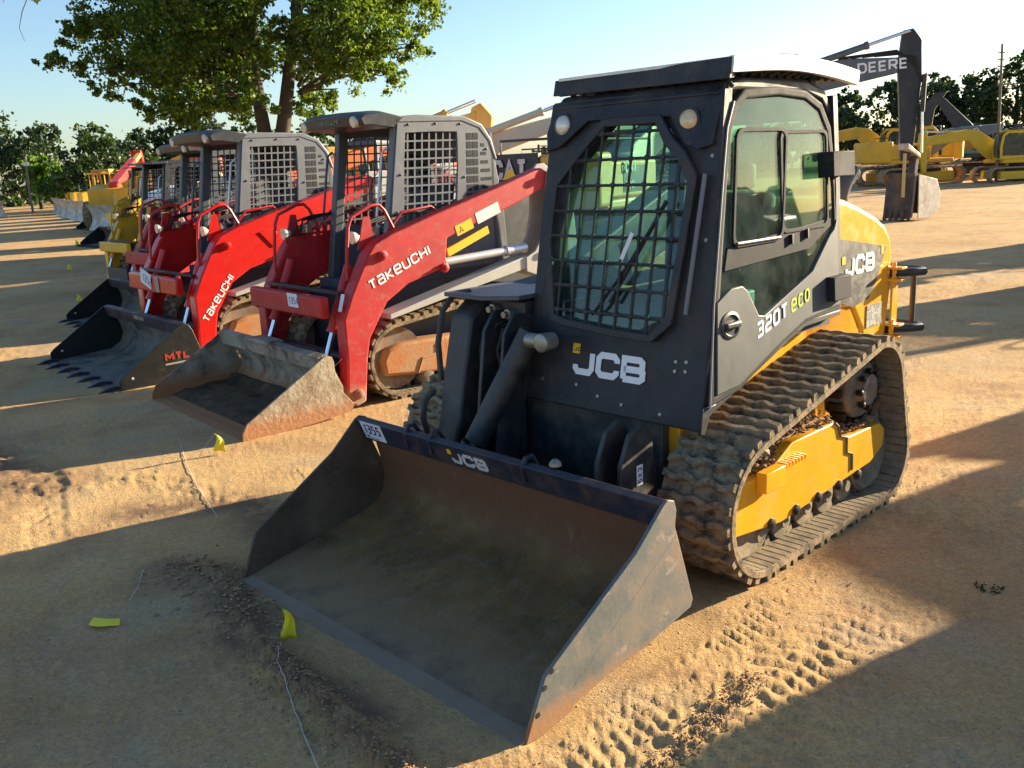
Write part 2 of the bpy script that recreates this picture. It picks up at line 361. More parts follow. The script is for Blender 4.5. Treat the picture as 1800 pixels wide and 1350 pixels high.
def track_belt(circles, x0, x1, parent, mo, mi, style='wave', pitch=.085, lug=.032, seed=0):
    rnd = random.Random(seed)
    P0, Nn, Lt = hullpath(circles, 240); n = len(P0)
    mb = MB(); xs = [x0, x1]; th = .03; vs = []; fs = []
    for i in range(n):
        o = P0[i]; q = P0[i] - Nn[i]*th
        vs += [(x0, o[0], o[1]), (x1, o[0], o[1]), (x1, q[0], q[1]), (x0, q[0], q[1])]
    for i in range(n):
        j = (i+1) % n
        for k in range(4): fs.append((4*i+k, 4*i+(k+1) % 4, 4*j+(k+1) % 4, 4*j+k))
    mb.add(vs, fs)
    nl = int(round(Lt/pitch)); S = Lt/nl
    def at(s):
        u = (s/Lt*n) % n; i = int(u); f = u-i; j = (i+1) % n
        return P0[i]*(1-f)+P0[j]*f, (Nn[i]*(1-f)+Nn[j]*f)
    nx = 17 if style == 'wave' else 5
    w = x1-x0
    for l in range(nl):
        if style == 'wave':
            vs = []
            for a in range(nx):
                fx = a/(nx-1); x = x0 + .004 + fx*(w-.008)
                off = .11*S*math.cos(fx*2*math.pi*3 + (l % 2)*math.pi) + rnd.uniform(-.03, .03)*S
                hw = .20*S*(1+.12*math.cos(fx*2*math.pi*3)); hl = lug*(1+rnd.uniform(-.12, .06))
                for ds, hgt in ((-hw*1.2, -.004), (-hw*.8, hl), (hw*.8, hl), (hw*1.2, -.004)):
                    p, nn = at(l*S + off + ds); p = p + nn*hgt; vs.append((x, p[0], p[1]))
            fs = [(4*a+k, 4*a+4+k, 4*a+5+k, 4*a+1+k) for a in range(nx-1) for k in range(3)]
            fs += [(0, 1, 2, 3), (4*nx-4, 4*nx-1, 4*nx-2, 4*nx-3)]
            mb.add(vs, fs)
        else:   # staggered blocks
            for (fa, fb, sh) in ((.0, .30, 0), (.34, .66, .5), (.70, 1., 0)):
                xa = x0+.003+fa*(w-.006); xb = x0+.003+fb*(w-.006); vs = []
                c = (l+sh)*S
                for x in (xa, xb):
                    for ds, hgt in ((-.33*S, -.004), (-.27*S, lug), (.27*S, lug), (.33*S, -.004)):
                        p, nn = at(c+ds); p = p+nn*hgt; vs.append((x, p[0], p[1]))
                mb.add(vs, [(0, 4, 5, 1), (1, 5, 6, 2), (2, 6, 7, 3), (0, 1, 2, 3), (4, 7, 6, 5)])
    belt = mb.build('rubber_belt', mo, parent, smooth=40)
    # inside of the belt: guide ribs
    mi_ = MB(); m2 = int(Lt/.055); inner = []
    for l in range(m2):
        c = l*Lt/m2
        for xa, xb in ((x0+.012, x0+w*.36), (x1-w*.36, x1-.012)):
            vs = []
            for x in (xa, xb):
                for ds, hgt in ((-.024, -th+.002), (-.022, -th-.007), (.022, -th-.007), (.024, -th+.002)):
                    p, nn = at(c+ds); p = p+nn*hgt; vs.append((x, p[0], p[1]))
            mi_.add(vs, [(0, 4, 5, 1), (1, 5, 6, 2), (2, 6, 7, 3), (0, 1, 2, 3), (4, 7, 6, 5)])
        if l % 2 == 0:
            for xa in (x0+w*.40, x1-w*.40-.03):
                vs = []
                for x in (xa, xa+.03):
                    for ds, hgt in ((-.03, -th+.002), (-.016, -th-.045), (.016, -th-.045), (.03, -th+.002)):
                        p, nn = at(c+ds); p = p+nn*hgt; vs.append((x, p[0], p[1]))
                mi_.add(vs, [(0, 4, 5, 1), (1, 5, 6, 2), (2, 6, 7, 3), (0, 1, 2, 3), (4, 7, 6, 5)])
    mi_.build('guide_ribs', mi, belt, smooth=0)
    return belt

def clods(mb, n, region, size, seed, squash=.7):
    rnd = random.Random(seed)
    for _ in range(n):
        c = Vector(region(rnd)); s = size*rnd.uniform(.35, 1.2)
        ico = [(0, 0, 1), (.9, 0, .3), (.3, .85, .3), (-.7, .5, .3), (-.7, -.5, .3), (.3, -.85, .3), (0, 0, -.5)]
        vs = [c + Vector((p[0]*rnd.uniform(.7, 1.3), p[1]*rnd.uniform(.7, 1.3), p[2]*squash*rnd.uniform(.7, 1.3)))*s for p in ico]
        fs = [(0, 1, 2), (0, 2, 3), (0, 3, 4), (0, 4, 5), (0, 5, 1)] + [(6, 2, 1), (6, 3, 2), (6, 4, 3), (6, 5, 4), (6, 1, 5)]
        mb.add(vs, fs)
# ------------------------------------------------------------------ numpy noise
_rs = np.random.RandomState(7); _tab = _rs.rand(256, 256)
def vn(x, y, ox=0):
    xi = np.floor(x).astype(np.int64); yi = np.floor(y).astype(np.int64); fx = x-xi; fy = y-yi
    fx = fx*fx*fx*(fx*(fx*6-15)+10); fy = fy*fy*fy*(fy*(fy*6-15)+10)
    a = _tab[(xi+ox) % 256, (yi+ox*3) % 256]; b = _tab[(xi+1+ox) % 256, (yi+ox*3) % 256]; c = _tab[(xi+ox) % 256, (yi+1+ox*3) % 256]; d = _tab[(xi+1+ox) % 256, (yi+1+ox*3) % 256]
    return (a*(1-fx)+b*fx)*(1-fy)+(c*(1-fx)+d*fx)*fy
def fbm(x, y, sc, octv=4, gain=.5, ox=0):
    s = 0; a = 1; t = 0
    for k in range(octv):
        th = .6*k; s = s + a*vn((x*math.cos(th)-y*math.sin(th))*sc, (x*math.sin(th)+y*math.cos(th))*sc, ox+k*17); t += a; a *= gain; sc *= 2.03
    return s/t
def seg_dist(x, y, pts):
    best = np.full(x.shape, 1e9); along = np.zeros(x.shape); side = np.zeros(x.shape); acc = 0
    for (x0, y0), (x1, y1) in zip(pts[:-1], pts[1:]):
        dx, dy = x1-x0, y1-y0; L2 = dx*dx+dy*dy; L_ = math.sqrt(L2)
        t = np.clip(((x-x0)*dx+(y-y0)*dy)/L2, 0, 1); px = x0+t*dx; py = y0+t*dy; d = np.hypot(x-px, y-py)
        sd = ((x-x0)*dy-(y-y0)*dx)/L_; m = d < best
        best = np.where(m, d, best); along = np.where(m, acc+t*L_, along); side = np.where(m, sd, side); acc += L_
    return best, along, side
def sstep(x, a, b):
    t = np.clip((x-a)/(b-a), 0, 1); return t*t*(3-2*t)

def ground_z(x, y):
    r = np.hypot(x, y)
    z = .05*(fbm(x, y, .25, 2, ox=3)-.5)*sstep(r, 6, 20) + .010*(fbm(x, y, 1.3, 3, ox=9)-.5)
    fine = .006*(fbm(x, y, 9, 4, .6, ox=21)-.5) + .005*(fbm(x, y, 38, 3, .6, ox=40)-.5)
    peb = np.clip(vn(x*55, y*55, 61)-.80, 0, 1)*.035 + np.clip(vn(x*24+3, y*24, 71)-.84, 0, 1)*.06
    rough = .45 + 1.4*sstep(fbm(x, y, .7, 3, ox=33), .42, .62)
    z = z + fine*rough + peb*.6
    def local(pts, w, fn):
        xs = [p[0] for p in pts]; ys = [p[1] for p in pts]; out = np.zeros(x.shape)
        m = (x > min(xs)-w) & (x < max(xs)+w) & (y > min(ys)-w) & (y < max(ys)+w)
        if m.any(): out[m] = fn(x[m], y[m])
        return out
    # tracked ruts (lug prints), along machine direction and across the right foreground
    def ruts(pts, w, pitch, amp, wave=0., edge=.1, soft=.5):
        return local(pts, w, lambda x, y: ruts_(x, y, pts, w, pitch, amp, wave, edge, soft))
    def ruts_(x, y, pts, w, pitch, amp, wave, edge, soft):
        amp *= .4
        d, s, sd = seg_dist(x, y, pts); m = (1-sstep(d, w-edge, w))*sstep(fbm(x, y, 1.1, 2, ox=int(pitch*1000) % 50), .25, .25+soft)
        ph = s/pitch*2*math.pi + wave*np.sin(sd*18) + 1.5*vn(x*2, y*2, 5)
        q = np.sin(ph); return m*(amp*np.sign(q)*np.abs(q)**.6*(.4+.9*fbm(x, y, 3.1, 2, ox=7)) + .012*(fbm(x, y, 16, 3, ox=12)-.5)) - .006*m
    z = z + ruts([(.15, 2.15), (.95, 3.05), (2.2, 4.4), (4.5, 6.9)], .33, .085, .010, 1.6, .15)
    z = z + ruts([(1.9, 4.75), (3.0, 6.0), (5.5, 8.4), (9, 11)], .50, .10, .013, .4, .2, .2)
    z = z + ruts([(3.0, 8.0), (5.5, 9.6), (9.5, 11.0)], .6, .11, .012, .5, .25, .3)
    z = z + ruts([(-3.9, 6.9), (-3.3, 6.15), (-2.85, 5.2), (-2.3, 4.0), (-1.9, 3.2)], .14, .075, .012, 3.0, .06, .15)
    z = z + ruts([(3, 12), (9, 22), (16, 34)], .5, .12, .015, .5, .25, .3) + ruts([(5, 11.5), (12, 20), (22, 30)], .5, .12, .015, .5, .25, .3)
    z = z + ruts([(-14, 12), (-20, 24), (-40, 60)], .5, .13, .016, .5, .25, .3) + ruts([(-8, 9), (-12, 16), (-24, 40)], .4, .12, .013, .5, .2, .3)
    z = z + ruts([(-.6, 2.0), (.4, 2.9), (1.2, 3.9), (1.6, 4.6)], .16, .07, .010, 2.5, .08, .3) + ruts([(2.6, 3.2), (4.5, 5.6), (7, 8.2)], .3, .08, .010, 2., .12, .4) + ruts([(-5.5, 4.6), (-3.6, 7.2), (-3.2, 9.5)], .25, .08, .012, 2.5, .1, .3) + ruts([(-9, 8), (-7, 12), (-7.6, 18)], .3, .1, .014, 2., .1, .2) + ruts([(6, 8), (10, 14), (15, 24)], .35, .1, .014, 2., .1, .2)
    # windrow of pushed-up soil in front of the near bucket
    d, s, sd = seg_dist(x, y, [(-1.12, 3.58), (-.84, 3.2), (-.50, 2.78), (-.20, 2.45), (.10, 2.28)])
    w = .085*(1+.6*(fbm(x, y, 5, 2, ox=77)-.5)); m = np.exp(-(d/w)**2)
    z = z + m*(.062+.07*(fbm(x, y, 14, 4, .65, ox=80)-.4)) + np.exp(-(d/(w*2.4))**2)*.03*(fbm(x, y, 22, 3, .6, ox=84)-.45)
    d, s, sd = seg_dist(x, y, [(-1.85, 4.50), (-1.60, 4.42), (-1.38, 4.10), (-1.25, 3.85)]); m = np.exp(-(d/.13)**2)
    z = z + m*(.02+.07*(fbm(x, y, 13, 4, .65, ox=90)-.42))
    d, s, sd = seg_dist(x, y, [(.12, 2.30), (.55, 2.85), (.85, 3.2)]); m = np.exp(-((d-.03)/.075)**2)
    z = z + m*(.010+.026*(fbm(x, y, 17, 4, .65, ox=95)-.4))
    for pts, wd in (([(-4.9, 7.4), (-4.1, 6.75), (-3.5, 6.1)], .35), ([(-3.3, 5.9), (-2.6, 6.1), (-1.9, 5.6)], .2), ([(-8, 11), (-6.5, 11.2), (-5.6, 10.2)], .5)):
        d, s, sd = seg_dist(x, y, pts); m = np.exp(-(d/wd)**2); z = z + m*.035*(fbm(x, y, 9, 4, .65, ox=99)-.45)
    # keep the soil below the floor of the near bucket
    ca, sa = math.cos(R(-46.3)), math.sin(R(-46.3)); lx = (x+.706)*ca+(y-3.629)*sa; ly = -(x+.706)*sa+(y-3.629)*ca
    m = sstep(1.12-np.abs(lx), 0, .1)*sstep(ly, -.06, .02)*(1-sstep(ly, 1.1, 1.3)); z = z*(1-m) - m*.012
    for xc in (.8, -1.09):
        m = (1-sstep(np.abs(lx-xc), .20, .26))*sstep(ly, 1.45, 1.6)*(1-sstep(ly, 3.05, 3.2)); z = z*(1-m*.9) - .006*m
    return z

def make_ground():
    rr = [.35]
    while rr[-1] < 700: rr.append(rr[-1]*1.0085)
    rr = np.array(rr)
    a = list(np.linspace(R(54), R(126), 640)) + list(np.linspace(R(126), R(414), 260)[1:-1])
    a = np.array(a); nr, na = len(rr), len(a)
    A, Q = np.meshgrid(a, rr); X = Q*np.cos(A); Y = Q*np.sin(A); Z = ground_z(X, Y)
    Z = Z - sstep(Q, 150, 700)*3
    co = np.stack([X.ravel(), Y.ravel(), Z.ravel()], 1); co = np.vstack([co, [[0, 0, 0]]])
    i = np.arange(nr-1)[:, None]*na; j = np.arange(na)[None, :]; j2 = (j+1) % na
    q = np.stack([i+j, i+na+j, i+na+j2, i+j2], -1).reshape(-1, 4)
    c = nr*na; tri = np.stack([np.full(na, c), np.arange(na), (np.arange(na)+1) % na], 1)
    me = bpy.data.meshes.new('ground'); me.vertices.add(len(co)); me.vertices.foreach_set('co', co.ravel())
    loops = np.concatenate([q.ravel(), tri.ravel()]).astype(np.int32); me.loops.add(len(loops)); me.loops.foreach_set('vertex_index', loops)
    npoly = len(q)+len(tri); me.polygons.add(npoly)
    st = np.concatenate([np.arange(len(q))*4, len(q)*4+np.arange(len(tri))*3]).astype(np.int32); me.polygons.foreach_set('loop_start', st)
    me.polygons.foreach_set('loop_total', np.concatenate([np.full(len(q), 4), np.full(len(tri), 3)]).astype(np.int32))
    me.update(calc_edges=True); me.shade_smooth()
    dp = np.zeros(X.shape); k = (X > -9) & (X < 4) & (Y > 1.5) & (Y < 13); xx, yy = X[k], Y[k]; v = np.zeros(xx.shape)
    for pts, wd in (([(-1.12, 3.58), (-.84, 3.2), (-.50, 2.78), (-.20, 2.45), (.10, 2.28)], .10), ([(-1.85, 4.50), (-1.60, 4.42), (-1.38, 4.10), (-1.2, 3.80)], .17), ([(-1.3, 3.75), (-.9, 3.35), (-.55, 3.05)], .10), ([(-4.9, 7.4), (-4.1, 6.75), (-3.3, 6.0)], .30), ([(-2.4, 5.4), (-1.7, 5.5), (-1.4, 5.0)], .2)):
        d, s_, q_ = seg_dist(xx, yy, pts); v = np.maximum(v, np.exp(-(d/wd)**2))
    dp[k] = v; at = me.attributes.new('damp', 'FLOAT', 'POINT'); at.data.foreach_set('value', np.concatenate([dp.ravel(), [0]]).astype(np.float32))
    o = bpy.data.objects.new('ground', me); COL.objects.link(o); tag(o, kind='structure')
    m = bpy.data.materials.new('sandy_soil'); m.use_nodes = True; nt = m.node_tree; N = nt.nodes; L = nt.links; b = N['Principled BSDF']
    tc = N.new('ShaderNodeTexCoord')
    def noise(s, d=6, r=.62, vec=None):
        n = N.new('ShaderNodeTexNoise'); n.inputs['Scale'].default_value = s; n.inputs['Detail'].default_value = d; n.inputs['Roughness'].default_value = r
        L.new(vec or tc.outputs['Object'], n.inputs['Vector']); return n.outputs['Fac']
    def rampc(src, *stops):
        r = N.new('ShaderNodeValToRGB'); L.new(src, r.inputs[0]); e = r.color_ramp.elements
        e[0].position, e[0].color = stops[0][0], (*stops[0][1], 1); e[1].position, e[1].color = stops[-1][0], (*stops[-1][1], 1)
        for p, c_ in stops[1:-1]: q_ = e.new(p); q_.color = (*c_, 1)
        return r.outputs[0]
    def mx(f, A, B, bt='MIX'):
        n = N.new('ShaderNodeMix'); n.data_type = 'RGBA'; n.blend_type = bt
        for s_, i_ in ((f, 0), (A, 6), (B, 7)):
            if hasattr(s_, 'links'): L.new(s_, n.inputs[i_])
            else: n.inputs[i_].default_value = s_ if i_ == 0 else (*s_, 1)
        return n.outputs[2]
    def mr(src, a_, b_, c_=0, d_=1):
        n = N.new('ShaderNodeMapRange'); L.new(src, n.inputs[0])
        for k, v in enumerate((a_, b_, c_, d_)): n.inputs[k+1].default_value = v
        return n.outputs[0]
    base = rampc(noise(.45), (.30, (.45, .265, .108)), (.5, (.59, .375, .155)), (.7, (.68, .46, .21)))
    base = mx(mr(noise(1.7, 5), .50, .68, 0, .55), base, (.33, .165, .085))      # redder clay
    base = mx(mr(noise(.9, 4), .52, .66, 0, .45), base, (.36, .30, .235))         # grey grit
    base = mx(mr(noise(26, 4, .7), .40, .62, 0, .35), base, (.24, .155, .09))
    base = mx(mr(noise(60, 3, .8), .56, .64, 0, .35), base, (.68, .58, .44))
    base = mx(mr(noise(75, 3, .8), .54, .62, 0, .55), base, (.20, .13, .08))
    base = mx(mr(noise(160, 3, .8), .60, .66, 0, .55), base, (.62, .54, .44))     # pale grains
    base = mx(mr(noise(120, 3, .8), .60, .68, 0, .6), base, (.13, .085, .06))
    at = N.new('ShaderNodeAttribute'); at.attribute_name = 'damp'
    dm = N.new('ShaderNodeMath'); dm.operation = 'MULTIPLY'; L.new(at.outputs['Fac'], dm.inputs[0]); L.new(mr(noise(6, 6, .7), .30, .52), dm.inputs[1])
    base = mx(dm.outputs[0], base, (.20, .125, .075))
    L.new(base, b.inputs['Base Color']); b.inputs['Roughness'].default_value = .93; b.inputs['Specular IOR Level'].default_value = .15
    n1 = noise(70, 5, .75); bp = N.new('ShaderNodeBump'); bp.inputs['Strength'].default_value = .8; bp.inputs['Distance'].default_value = .014; L.new(n1, bp.inputs['Height'])
    n2 = noise(14, 6, .7); bp2 = N.new('ShaderNodeBump'); bp2.inputs['Strength'].default_value = .25; bp2.inputs['Distance'].default_value = .03; L.new(n2, bp2.inputs['Height']); L.new(bp.outputs[0], bp2.inputs['Normal'])
    L.new(bp2.outputs[0], b.inputs['Normal'])
    me.materials.append(m)
    return o
M['soil'] = mat('loose_soil', (.33, .21, .115), .95, var=.35, vscale=20, bump=.8, bscale=80, spec=.1)
M['soildark'] = mat('damp_soil', (.24, .155, .095), .95, var=.35, vscale=20, bump=.8, bscale=80, spec=.1)
make_ground()

# loose clods scattered along the windrow
def along(pts, wd):
    seg = list(zip(pts[:-1], pts[1:]))
    def f(r):
        (a, b), (c, d) = r.choice(seg); t = r.random(); x = a+(c-a)*t + r.gauss(0, wd); y = b+(d-b)*t + r.gauss(0, wd)
        return (x, y, float(ground_z(np.array([x]), np.array([y]))[0]) + .002)
    return f
mb = MB()
clods(mb, 1500, along([(-1.12, 3.58), (-.84, 3.2), (-.50, 2.78), (-.20, 2.45), (.10, 2.28)], .07), .008, 1)
clods(mb, 350, along([(-1.85, 4.50), (-1.60, 4.42), (-1.38, 4.10), (-1.25, 3.85)], .10), .014, 2)
clods(mb, 900, along([(.12, 2.24), (.55, 2.82), (.90, 3.22)], .035), .007, 3)
clods(mb, 700, lambda r: along([(0, 0), (1, 0)], 0)(r) if 0 else (lambda x, y: (x, y, float(ground_z(np.array([x]), np.array([y]))[0])))(r.uniform(-3, 4), r.uniform(2.2, 8)), .0055, 4)
tag(mb.build('loose_clods', M['soil'], None, smooth=0), 'loose crumbs of brown soil scattered on the sandy ground before the nearest bucket', 'soil', kind='stuff')

rs = random.Random(12); mb = MB()
_ps = []
for _ in range(5200):
    d = 2.0 + 7*rs.random()**1.7; a = R(rs.uniform(54, 126)); _ps.append((d*math.cos(a), d*math.sin(a)))
_pz = ground_z(np.array([p[0] for p in _ps]), np.array([p[1] for p in _ps])); _it = iter(zip(_ps, _pz))
def nxt(r):
    (x, y), z = next(_it); return (x, y, float(z))
clods(mb, 5200, nxt, .0052, 9, .6)
M['pebble'] = mat('pale_pebbles', (.46, .37, .27), .8, var=.5, vscale=6)
tag(mb.build('gravel', M['pebble'], None, smooth=0), 'fine pale gravel sprinkled over the sandy yard', 'gravel', kind='stuff')

# ------------------------------------------------------------------ sky, sun, camera
SUN_AZ, SUN_EL = 28., 14.3      # azimuth measured from +X towards +Y
w = bpy.data.worlds.new('World'); scene.world = w; w.use_nodes = True; nt = w.node_tree
sk = nt.nodes.new('ShaderNodeTexSky'); sk.sky_type = 'NISHITA'; sk.sun_disc = False
sk.sun_elevation = R(SUN_EL); sk.sun_rotation = R(90-SUN_AZ); sk.air_density = 1.0; sk.dust_density = .8; sk.ozone_density = 3.0; sk.altitude = 50
bg = nt.nodes['Background']; bg.inputs['Strength'].default_value = .068; nt.links.new(sk.outputs[0], bg.inputs['Color'])
sun = bpy.data.lights.new('sun', 'SUN'); sun.energy = 5; sun.angle = R(.53); sun.color = (1, .83, .57)
so = bpy.data.objects.new('sun', sun); COL.objects.link(so)
sd = Vector((math.cos(R(SUN_AZ))*math.cos(R(SUN_EL)), math.sin(R(SUN_AZ))*math.cos(R(SUN_EL)), math.sin(R(SUN_EL))))
so.rotation_euler = sd.to_track_quat('Z', 'Y').to_euler(); so.location = (20, 12, 30)
p_, r_ = R(13.578), R(2.756)
U0 = Vector((0, math.sin(p_), math.cos(p_))); R0 = Vector((1, 0, 0)); F = Vector((0, math.cos(p_), -math.sin(p_)))
U = U0*math.cos(r_)+R0*math.sin(r_); RR = R0*math.cos(r_)-U0*math.sin(r_)
cam = bpy.data.cameras.new('camera'); cam.sensor_width = 36; cam.lens = 1613/1800*36; cam.clip_end = 2000; cam.clip_start = .05
co = bpy.data.objects.new('camera', cam); COL.objects.link(co); scene.camera = co
mt = Matrix((( RR.x, U.x, -F.x, 0), (RR.y, U.y, -F.y, 0), (RR.z, U.z, -F.z, 2.0143), (0, 0, 0, 1))); co.matrix_world = mt
scene.view_settings.view_transform = 'Standard'; scene.view_settings.look = 'None'; scene.view_settings.gamma = 1; scene.view_settings.exposure = 1.85
scene.cycles.use_adaptive_sampling = True
scene.cycles.max_bounces = 8; scene.cycles.transparent_max_bounces = 24
# ------------------------------------------------------------------ black and yellow single-arm loader
JO = (-.706, 3.629, 0.); JD = -46.3
def jfront(x, z, d=0.): return (x, 1.47 + .19*(z-.72) - d, z)
def lean(mb, k=.06, z0=1.0):
    mb.v = [(x - k*(z-z0)*(1 if x > .17 else -1), y, z) for x, y, z in mb.v]; return mb
def clipx(poly, z):
    xs = []
    for i in range(len(poly)):
        (a, b), (c, d) = poly[i], poly[(i+1) % len(poly)]
        if (b <= z < d) or (d <= z < b): xs.append(a + (z-b)/(d-b)*(c-a))
    return (min(xs), max(xs)) if len(xs) > 1 else None
def clipz(poly, x): return clipx([(b, a) for a, b in poly], x)

def bucket(parent, W, prof, plate, rail, mi, mp, mr, mlip, mpin, holes=(), teeth=0, lean_l=0., name='bucket', th=.014):
    """prof: floor/back sheet (y,z) from lip to rail; plate: side polygon; rail: four (y,z) points"""
    L_ = -W
    mb = MB(); n = len(prof)
    off = []
    for i, (y, z) in enumerate(prof):
        a = prof[max(0, i-1)]; b = prof[min(n-1, i+1)]; t = Vector((b[0]-a[0], b[1]-a[1])).normalized(); off.append((y + t.y*th, z - t.x*th))
    poly = list(prof) + off[::-1]
    mb.px(poly, -W-lean_l*.4+.004, W-.004)
    root = mb.build(name, mi, parent, smooth=40)
    for s in (-1, 1):
        m2 = MB()
        if s > 0: m2.px(plate, W-.006, W+.012)
        else:
            m2.px(plate, -W-.012, -W+.006); m2.v = [(x - lean_l*z/.65, y, z) for x, y, z in m2.v]
        p = m2.build('side_plate', mp if s > 0 else mpin, root, bevel=.003)
        if s > 0:
            for (y, z) in holes: MB().cyl((W+.0121, y, z), (W+.0135, y, z), .011, 12).build('bolt_hole', M['inkblack'], p)
            wl = MB(); (y0, z0), (y1, z1) = plate[3], plate[4]
            y0, z0, y1, z1 = .22, .10, .88, .50
            pts = [(W+.0115, y0+(y1-y0)*k/12, z0+(z1-z0)*k/12+.004*math.sin(k*2.3)) for k in range(13)]
            wl.sweep(pts, .0012, 5); wl.build('weld_bead', mp, p)
    m3 = MB().px(rail, -W-lean_l*.95+.003, W-.006); m3.build('top_rail', mr, root, bevel=.004)
    lip = MB().px([(-.055, -.004), (-.05, .004), (.035, .014), (.035, .002)], -W-.004, W+.004); lp = lip.build('cutting_edge', mlip, root, bevel=.002)
    for k in range(teeth):
        x = -W+.08 + (2*W-.16)*k/(teeth-1)
        t = MB().px([(.10, .03), (.0, .05), (-.06, .045), (-.17, -.002), (-.17, -.008), (.05, -.006)], x-.035, x+.035)
        t.v = [(a+(x-a)*(.75 if b < -.1 else 0), b, c) for a, b, c in t.v]
        t.build('tooth', mr, root, bevel=.004)
    return root

def rivet(mb, p, nrm, r=.011, h=.006, n=6):
    mb.lathe(p, nrm, [(-.002, r), (h*.7, r), (h, r*.75)], n)

def make_jcb():
    t = thing('compact_track_loader', 'nearest loader, black cab with glazed door, yellow tracks frame and wide empty bucket', 'track loader', JO, JD)
    # --- bucket
    plate = [(-.02, -.004), (.03, .10), (.09, .215), (.15, .25), (.62, .51), (.80, .655), (.83, .668), (.87, .655), (.885, .61), (.875, .54), (.90, .47), (1.0, .17), (.985, .14), (.66, .085), (.46, .07), (.24, .035), (.22, .012), (.05, -.01)]
    prof = [(.0, .008), (.12, .03), (.45, .085), (.74, .135), (.84, .165), (.90, .22), (.925, .29), (.92, .36), (.875, .56), (.865, .60)]
    rail = [(.795, .655), (.84, .665), (.90, .60), (.90, .53), (.845, .53)]
    bk = bucket(t, 1.015, prof, plate, rail, M['jinner'], M['jplate'], M['jrail'], M['lip'], M['jplatein'], holes=((.045, .085), (.085, .175), (.125, .225)), lean_l=.085)
    for x in (-.66, -.46, .22):
        g = MB().sweep([(x, .905, .56), (x, .90, .64), (x, .87, .685), (x, .83, .68), (x, .805, .64), (x, .82, .57)], .013, 6); g.build('gusset', M['jrail'], bk)
    nb = MB()
    for x, y, z in ((.38, .86, .672),): nb.lathe((x, y, z), (0, 0, 1), [(0, .03), (.015, .028), (.03, .012)], 10)
    nb.build('grease_nipple', M['bolt'], bk)
    rf = Vector((0, .05, -.125)).normalized()   # down the rail face
    def on(x, d, o=.003): return Vector((x, .795, .655)) + rf*d + Vector((0, -.928, -.371))*o
    st = panel(on(-1.055, .115), (1, 0, 0), -rf, .19, .115, M['paper'], bk, 'lot_sticker')
    letters('1355', on(-1.035, .076, .0055), (1, 0, 0), -rf, .062, .11, M['ink'], st, gap=.20, shear=.12, aspect=.52)
    panel(on(-1.035, .108, .0055), (1, 0, 0), -rf, .11, .004, M['ink'], st, 'small_print', th=.0004)
    panel(on(-1.035, .099, .0055), (1, 0, 0), -rf, .025, .009, M['ink'], st, 'small_print', th=.0004)
    letters('JCB', on(-.30, .105), (1, 0, 0), -rf, .075, .25, M['whiteworn'], bk, aspect=1.1, gap=.12, shear=0)
    panel(on(-.32, .055), (1, 0, 0), -rf, .03, .03, M['decalyel'], bk, 'emblem')
    # --- hitch and boom
    h = MB().box(-.55, .5, 1.02, 1.07, .10, .46); h.box(-.5, -.44, .96, 1.1, .1, .5).box(.36, .42, .96, 1.1, .1, .5)
    h.build('quick_hitch', M['jarm'], t, bevel=.006)
    bm_ = MB()
    poly = [(3.5, 1.80), (3.5, 1.50), (2.2, 1.02), (1.85, .95), (1.62, .55), (1.36, .22), (1.18, .22), (1.14, .34), (1.22, .60), (1.30, .95), (1.36, 1.18), (1.48, 1.27), (2.1, 1.34), (3.3, 1.84)]
    bm_.px(poly, -.88, -.70)
    boom = bm_.build('loader_boom', M['jarm'], t, bevel=.018, seg=3)
    b2 = MB()
    pl = [(1.22, .28), (1.28, .75), (1.34, 1.12), (1.42, 1.22), (1.60, 1.20), (1.55, 1.0), (1.42, .5), (1.36, .28)]
    b2.px(pl, -.60, -.575).px([(y-.02, z) for y, z in pl], -.42, -.40)
    b2.box(-.60, -.40, 1.43, 1.46, .35, 1.05)
    b2.build('boom_bracket', M['jarm'], boom, bevel=.004)
    top = MB().pz([(-.93, 1.36), (-.60, 1.34), (-.41, 1.45), (-.41, 1.72), (-.93, 2.05)], 1.285, 1.31)
    top.build('boom_cover', M['rgreyd'], boom, bevel=.004)
    hl = MB().sweep([(-.93, 1.30, .80), (-.95, 1.31, 1.02), (-.95, 1.36, 1.2), (-.93, 1.44, 1.29), (-.8, 1.44, 1.31)], .018, 8)
    hl.sweep([(-.93, 1.18, .48), (-.95, 1.16, .60), (-.95, 1.18, .70), (-.93, 1.24, .76)], .02, 8)
    hl.build('hose_guard', M['jarm'], boom)
    ct = MB().cyl((-.72, 1.24, .36), (.45, 1.24, .36), .105, 20); ct.build('cross_tube', M['jarm'], boom, bevel=.004)
    ear = MB(); e = [(1.14, .16), (1.08, .34), (1.10, .62), (1.17, .76), (1.26, .80), (1.33, .74), (1.37, .50), (1.36, .20)]
    ear.px(e, .40, .425).px([(y+.03, z) for y, z in e], .515, .54)
    er = ear.build('boom_ear', M['jarm'], boom, bevel=.005)
    sp = panel((.543, 1.24, .50), (0, 1, 0), (0, 0, 1), .045, .10, M['paper'], er, 'serial_sticker')
    letters('5X3', (.5455, 1.278, .512), (0, 0, 1), (0, -1, 0), .03, .14, M['ink'], sp, aspect=.7, th=.0006)
    cy = MB().cyl((-.30, 1.42, 1.13), (-.50, 1.16, .54), .066, 20); cy.cyl((-.505, 1.155, .53), (-.51, 1.15, .515), .075, 20)
    cyo = cy.build('tilt_cylinder', M['jarm'], t, bevel=.004)
    MB().cyl((-.505, 1.155, .53), (-.55, 1.08, .36), .030, 16).build('cylinder_rod', M['chrome'], cyo)
    ls = MB().lathe((-.14, 1.36, 1.10), (0, -1, 0), [(-.06, .045), (0, .05), (.035, .05), (.045, .03)], 18).lathe((-.21, 1.36, 1.10), (-1, 0, 0), [(-.07, .04), (.05, .04)], 14)
    ls.build('boom_pin', M['bolt'], t, bevel=.003)
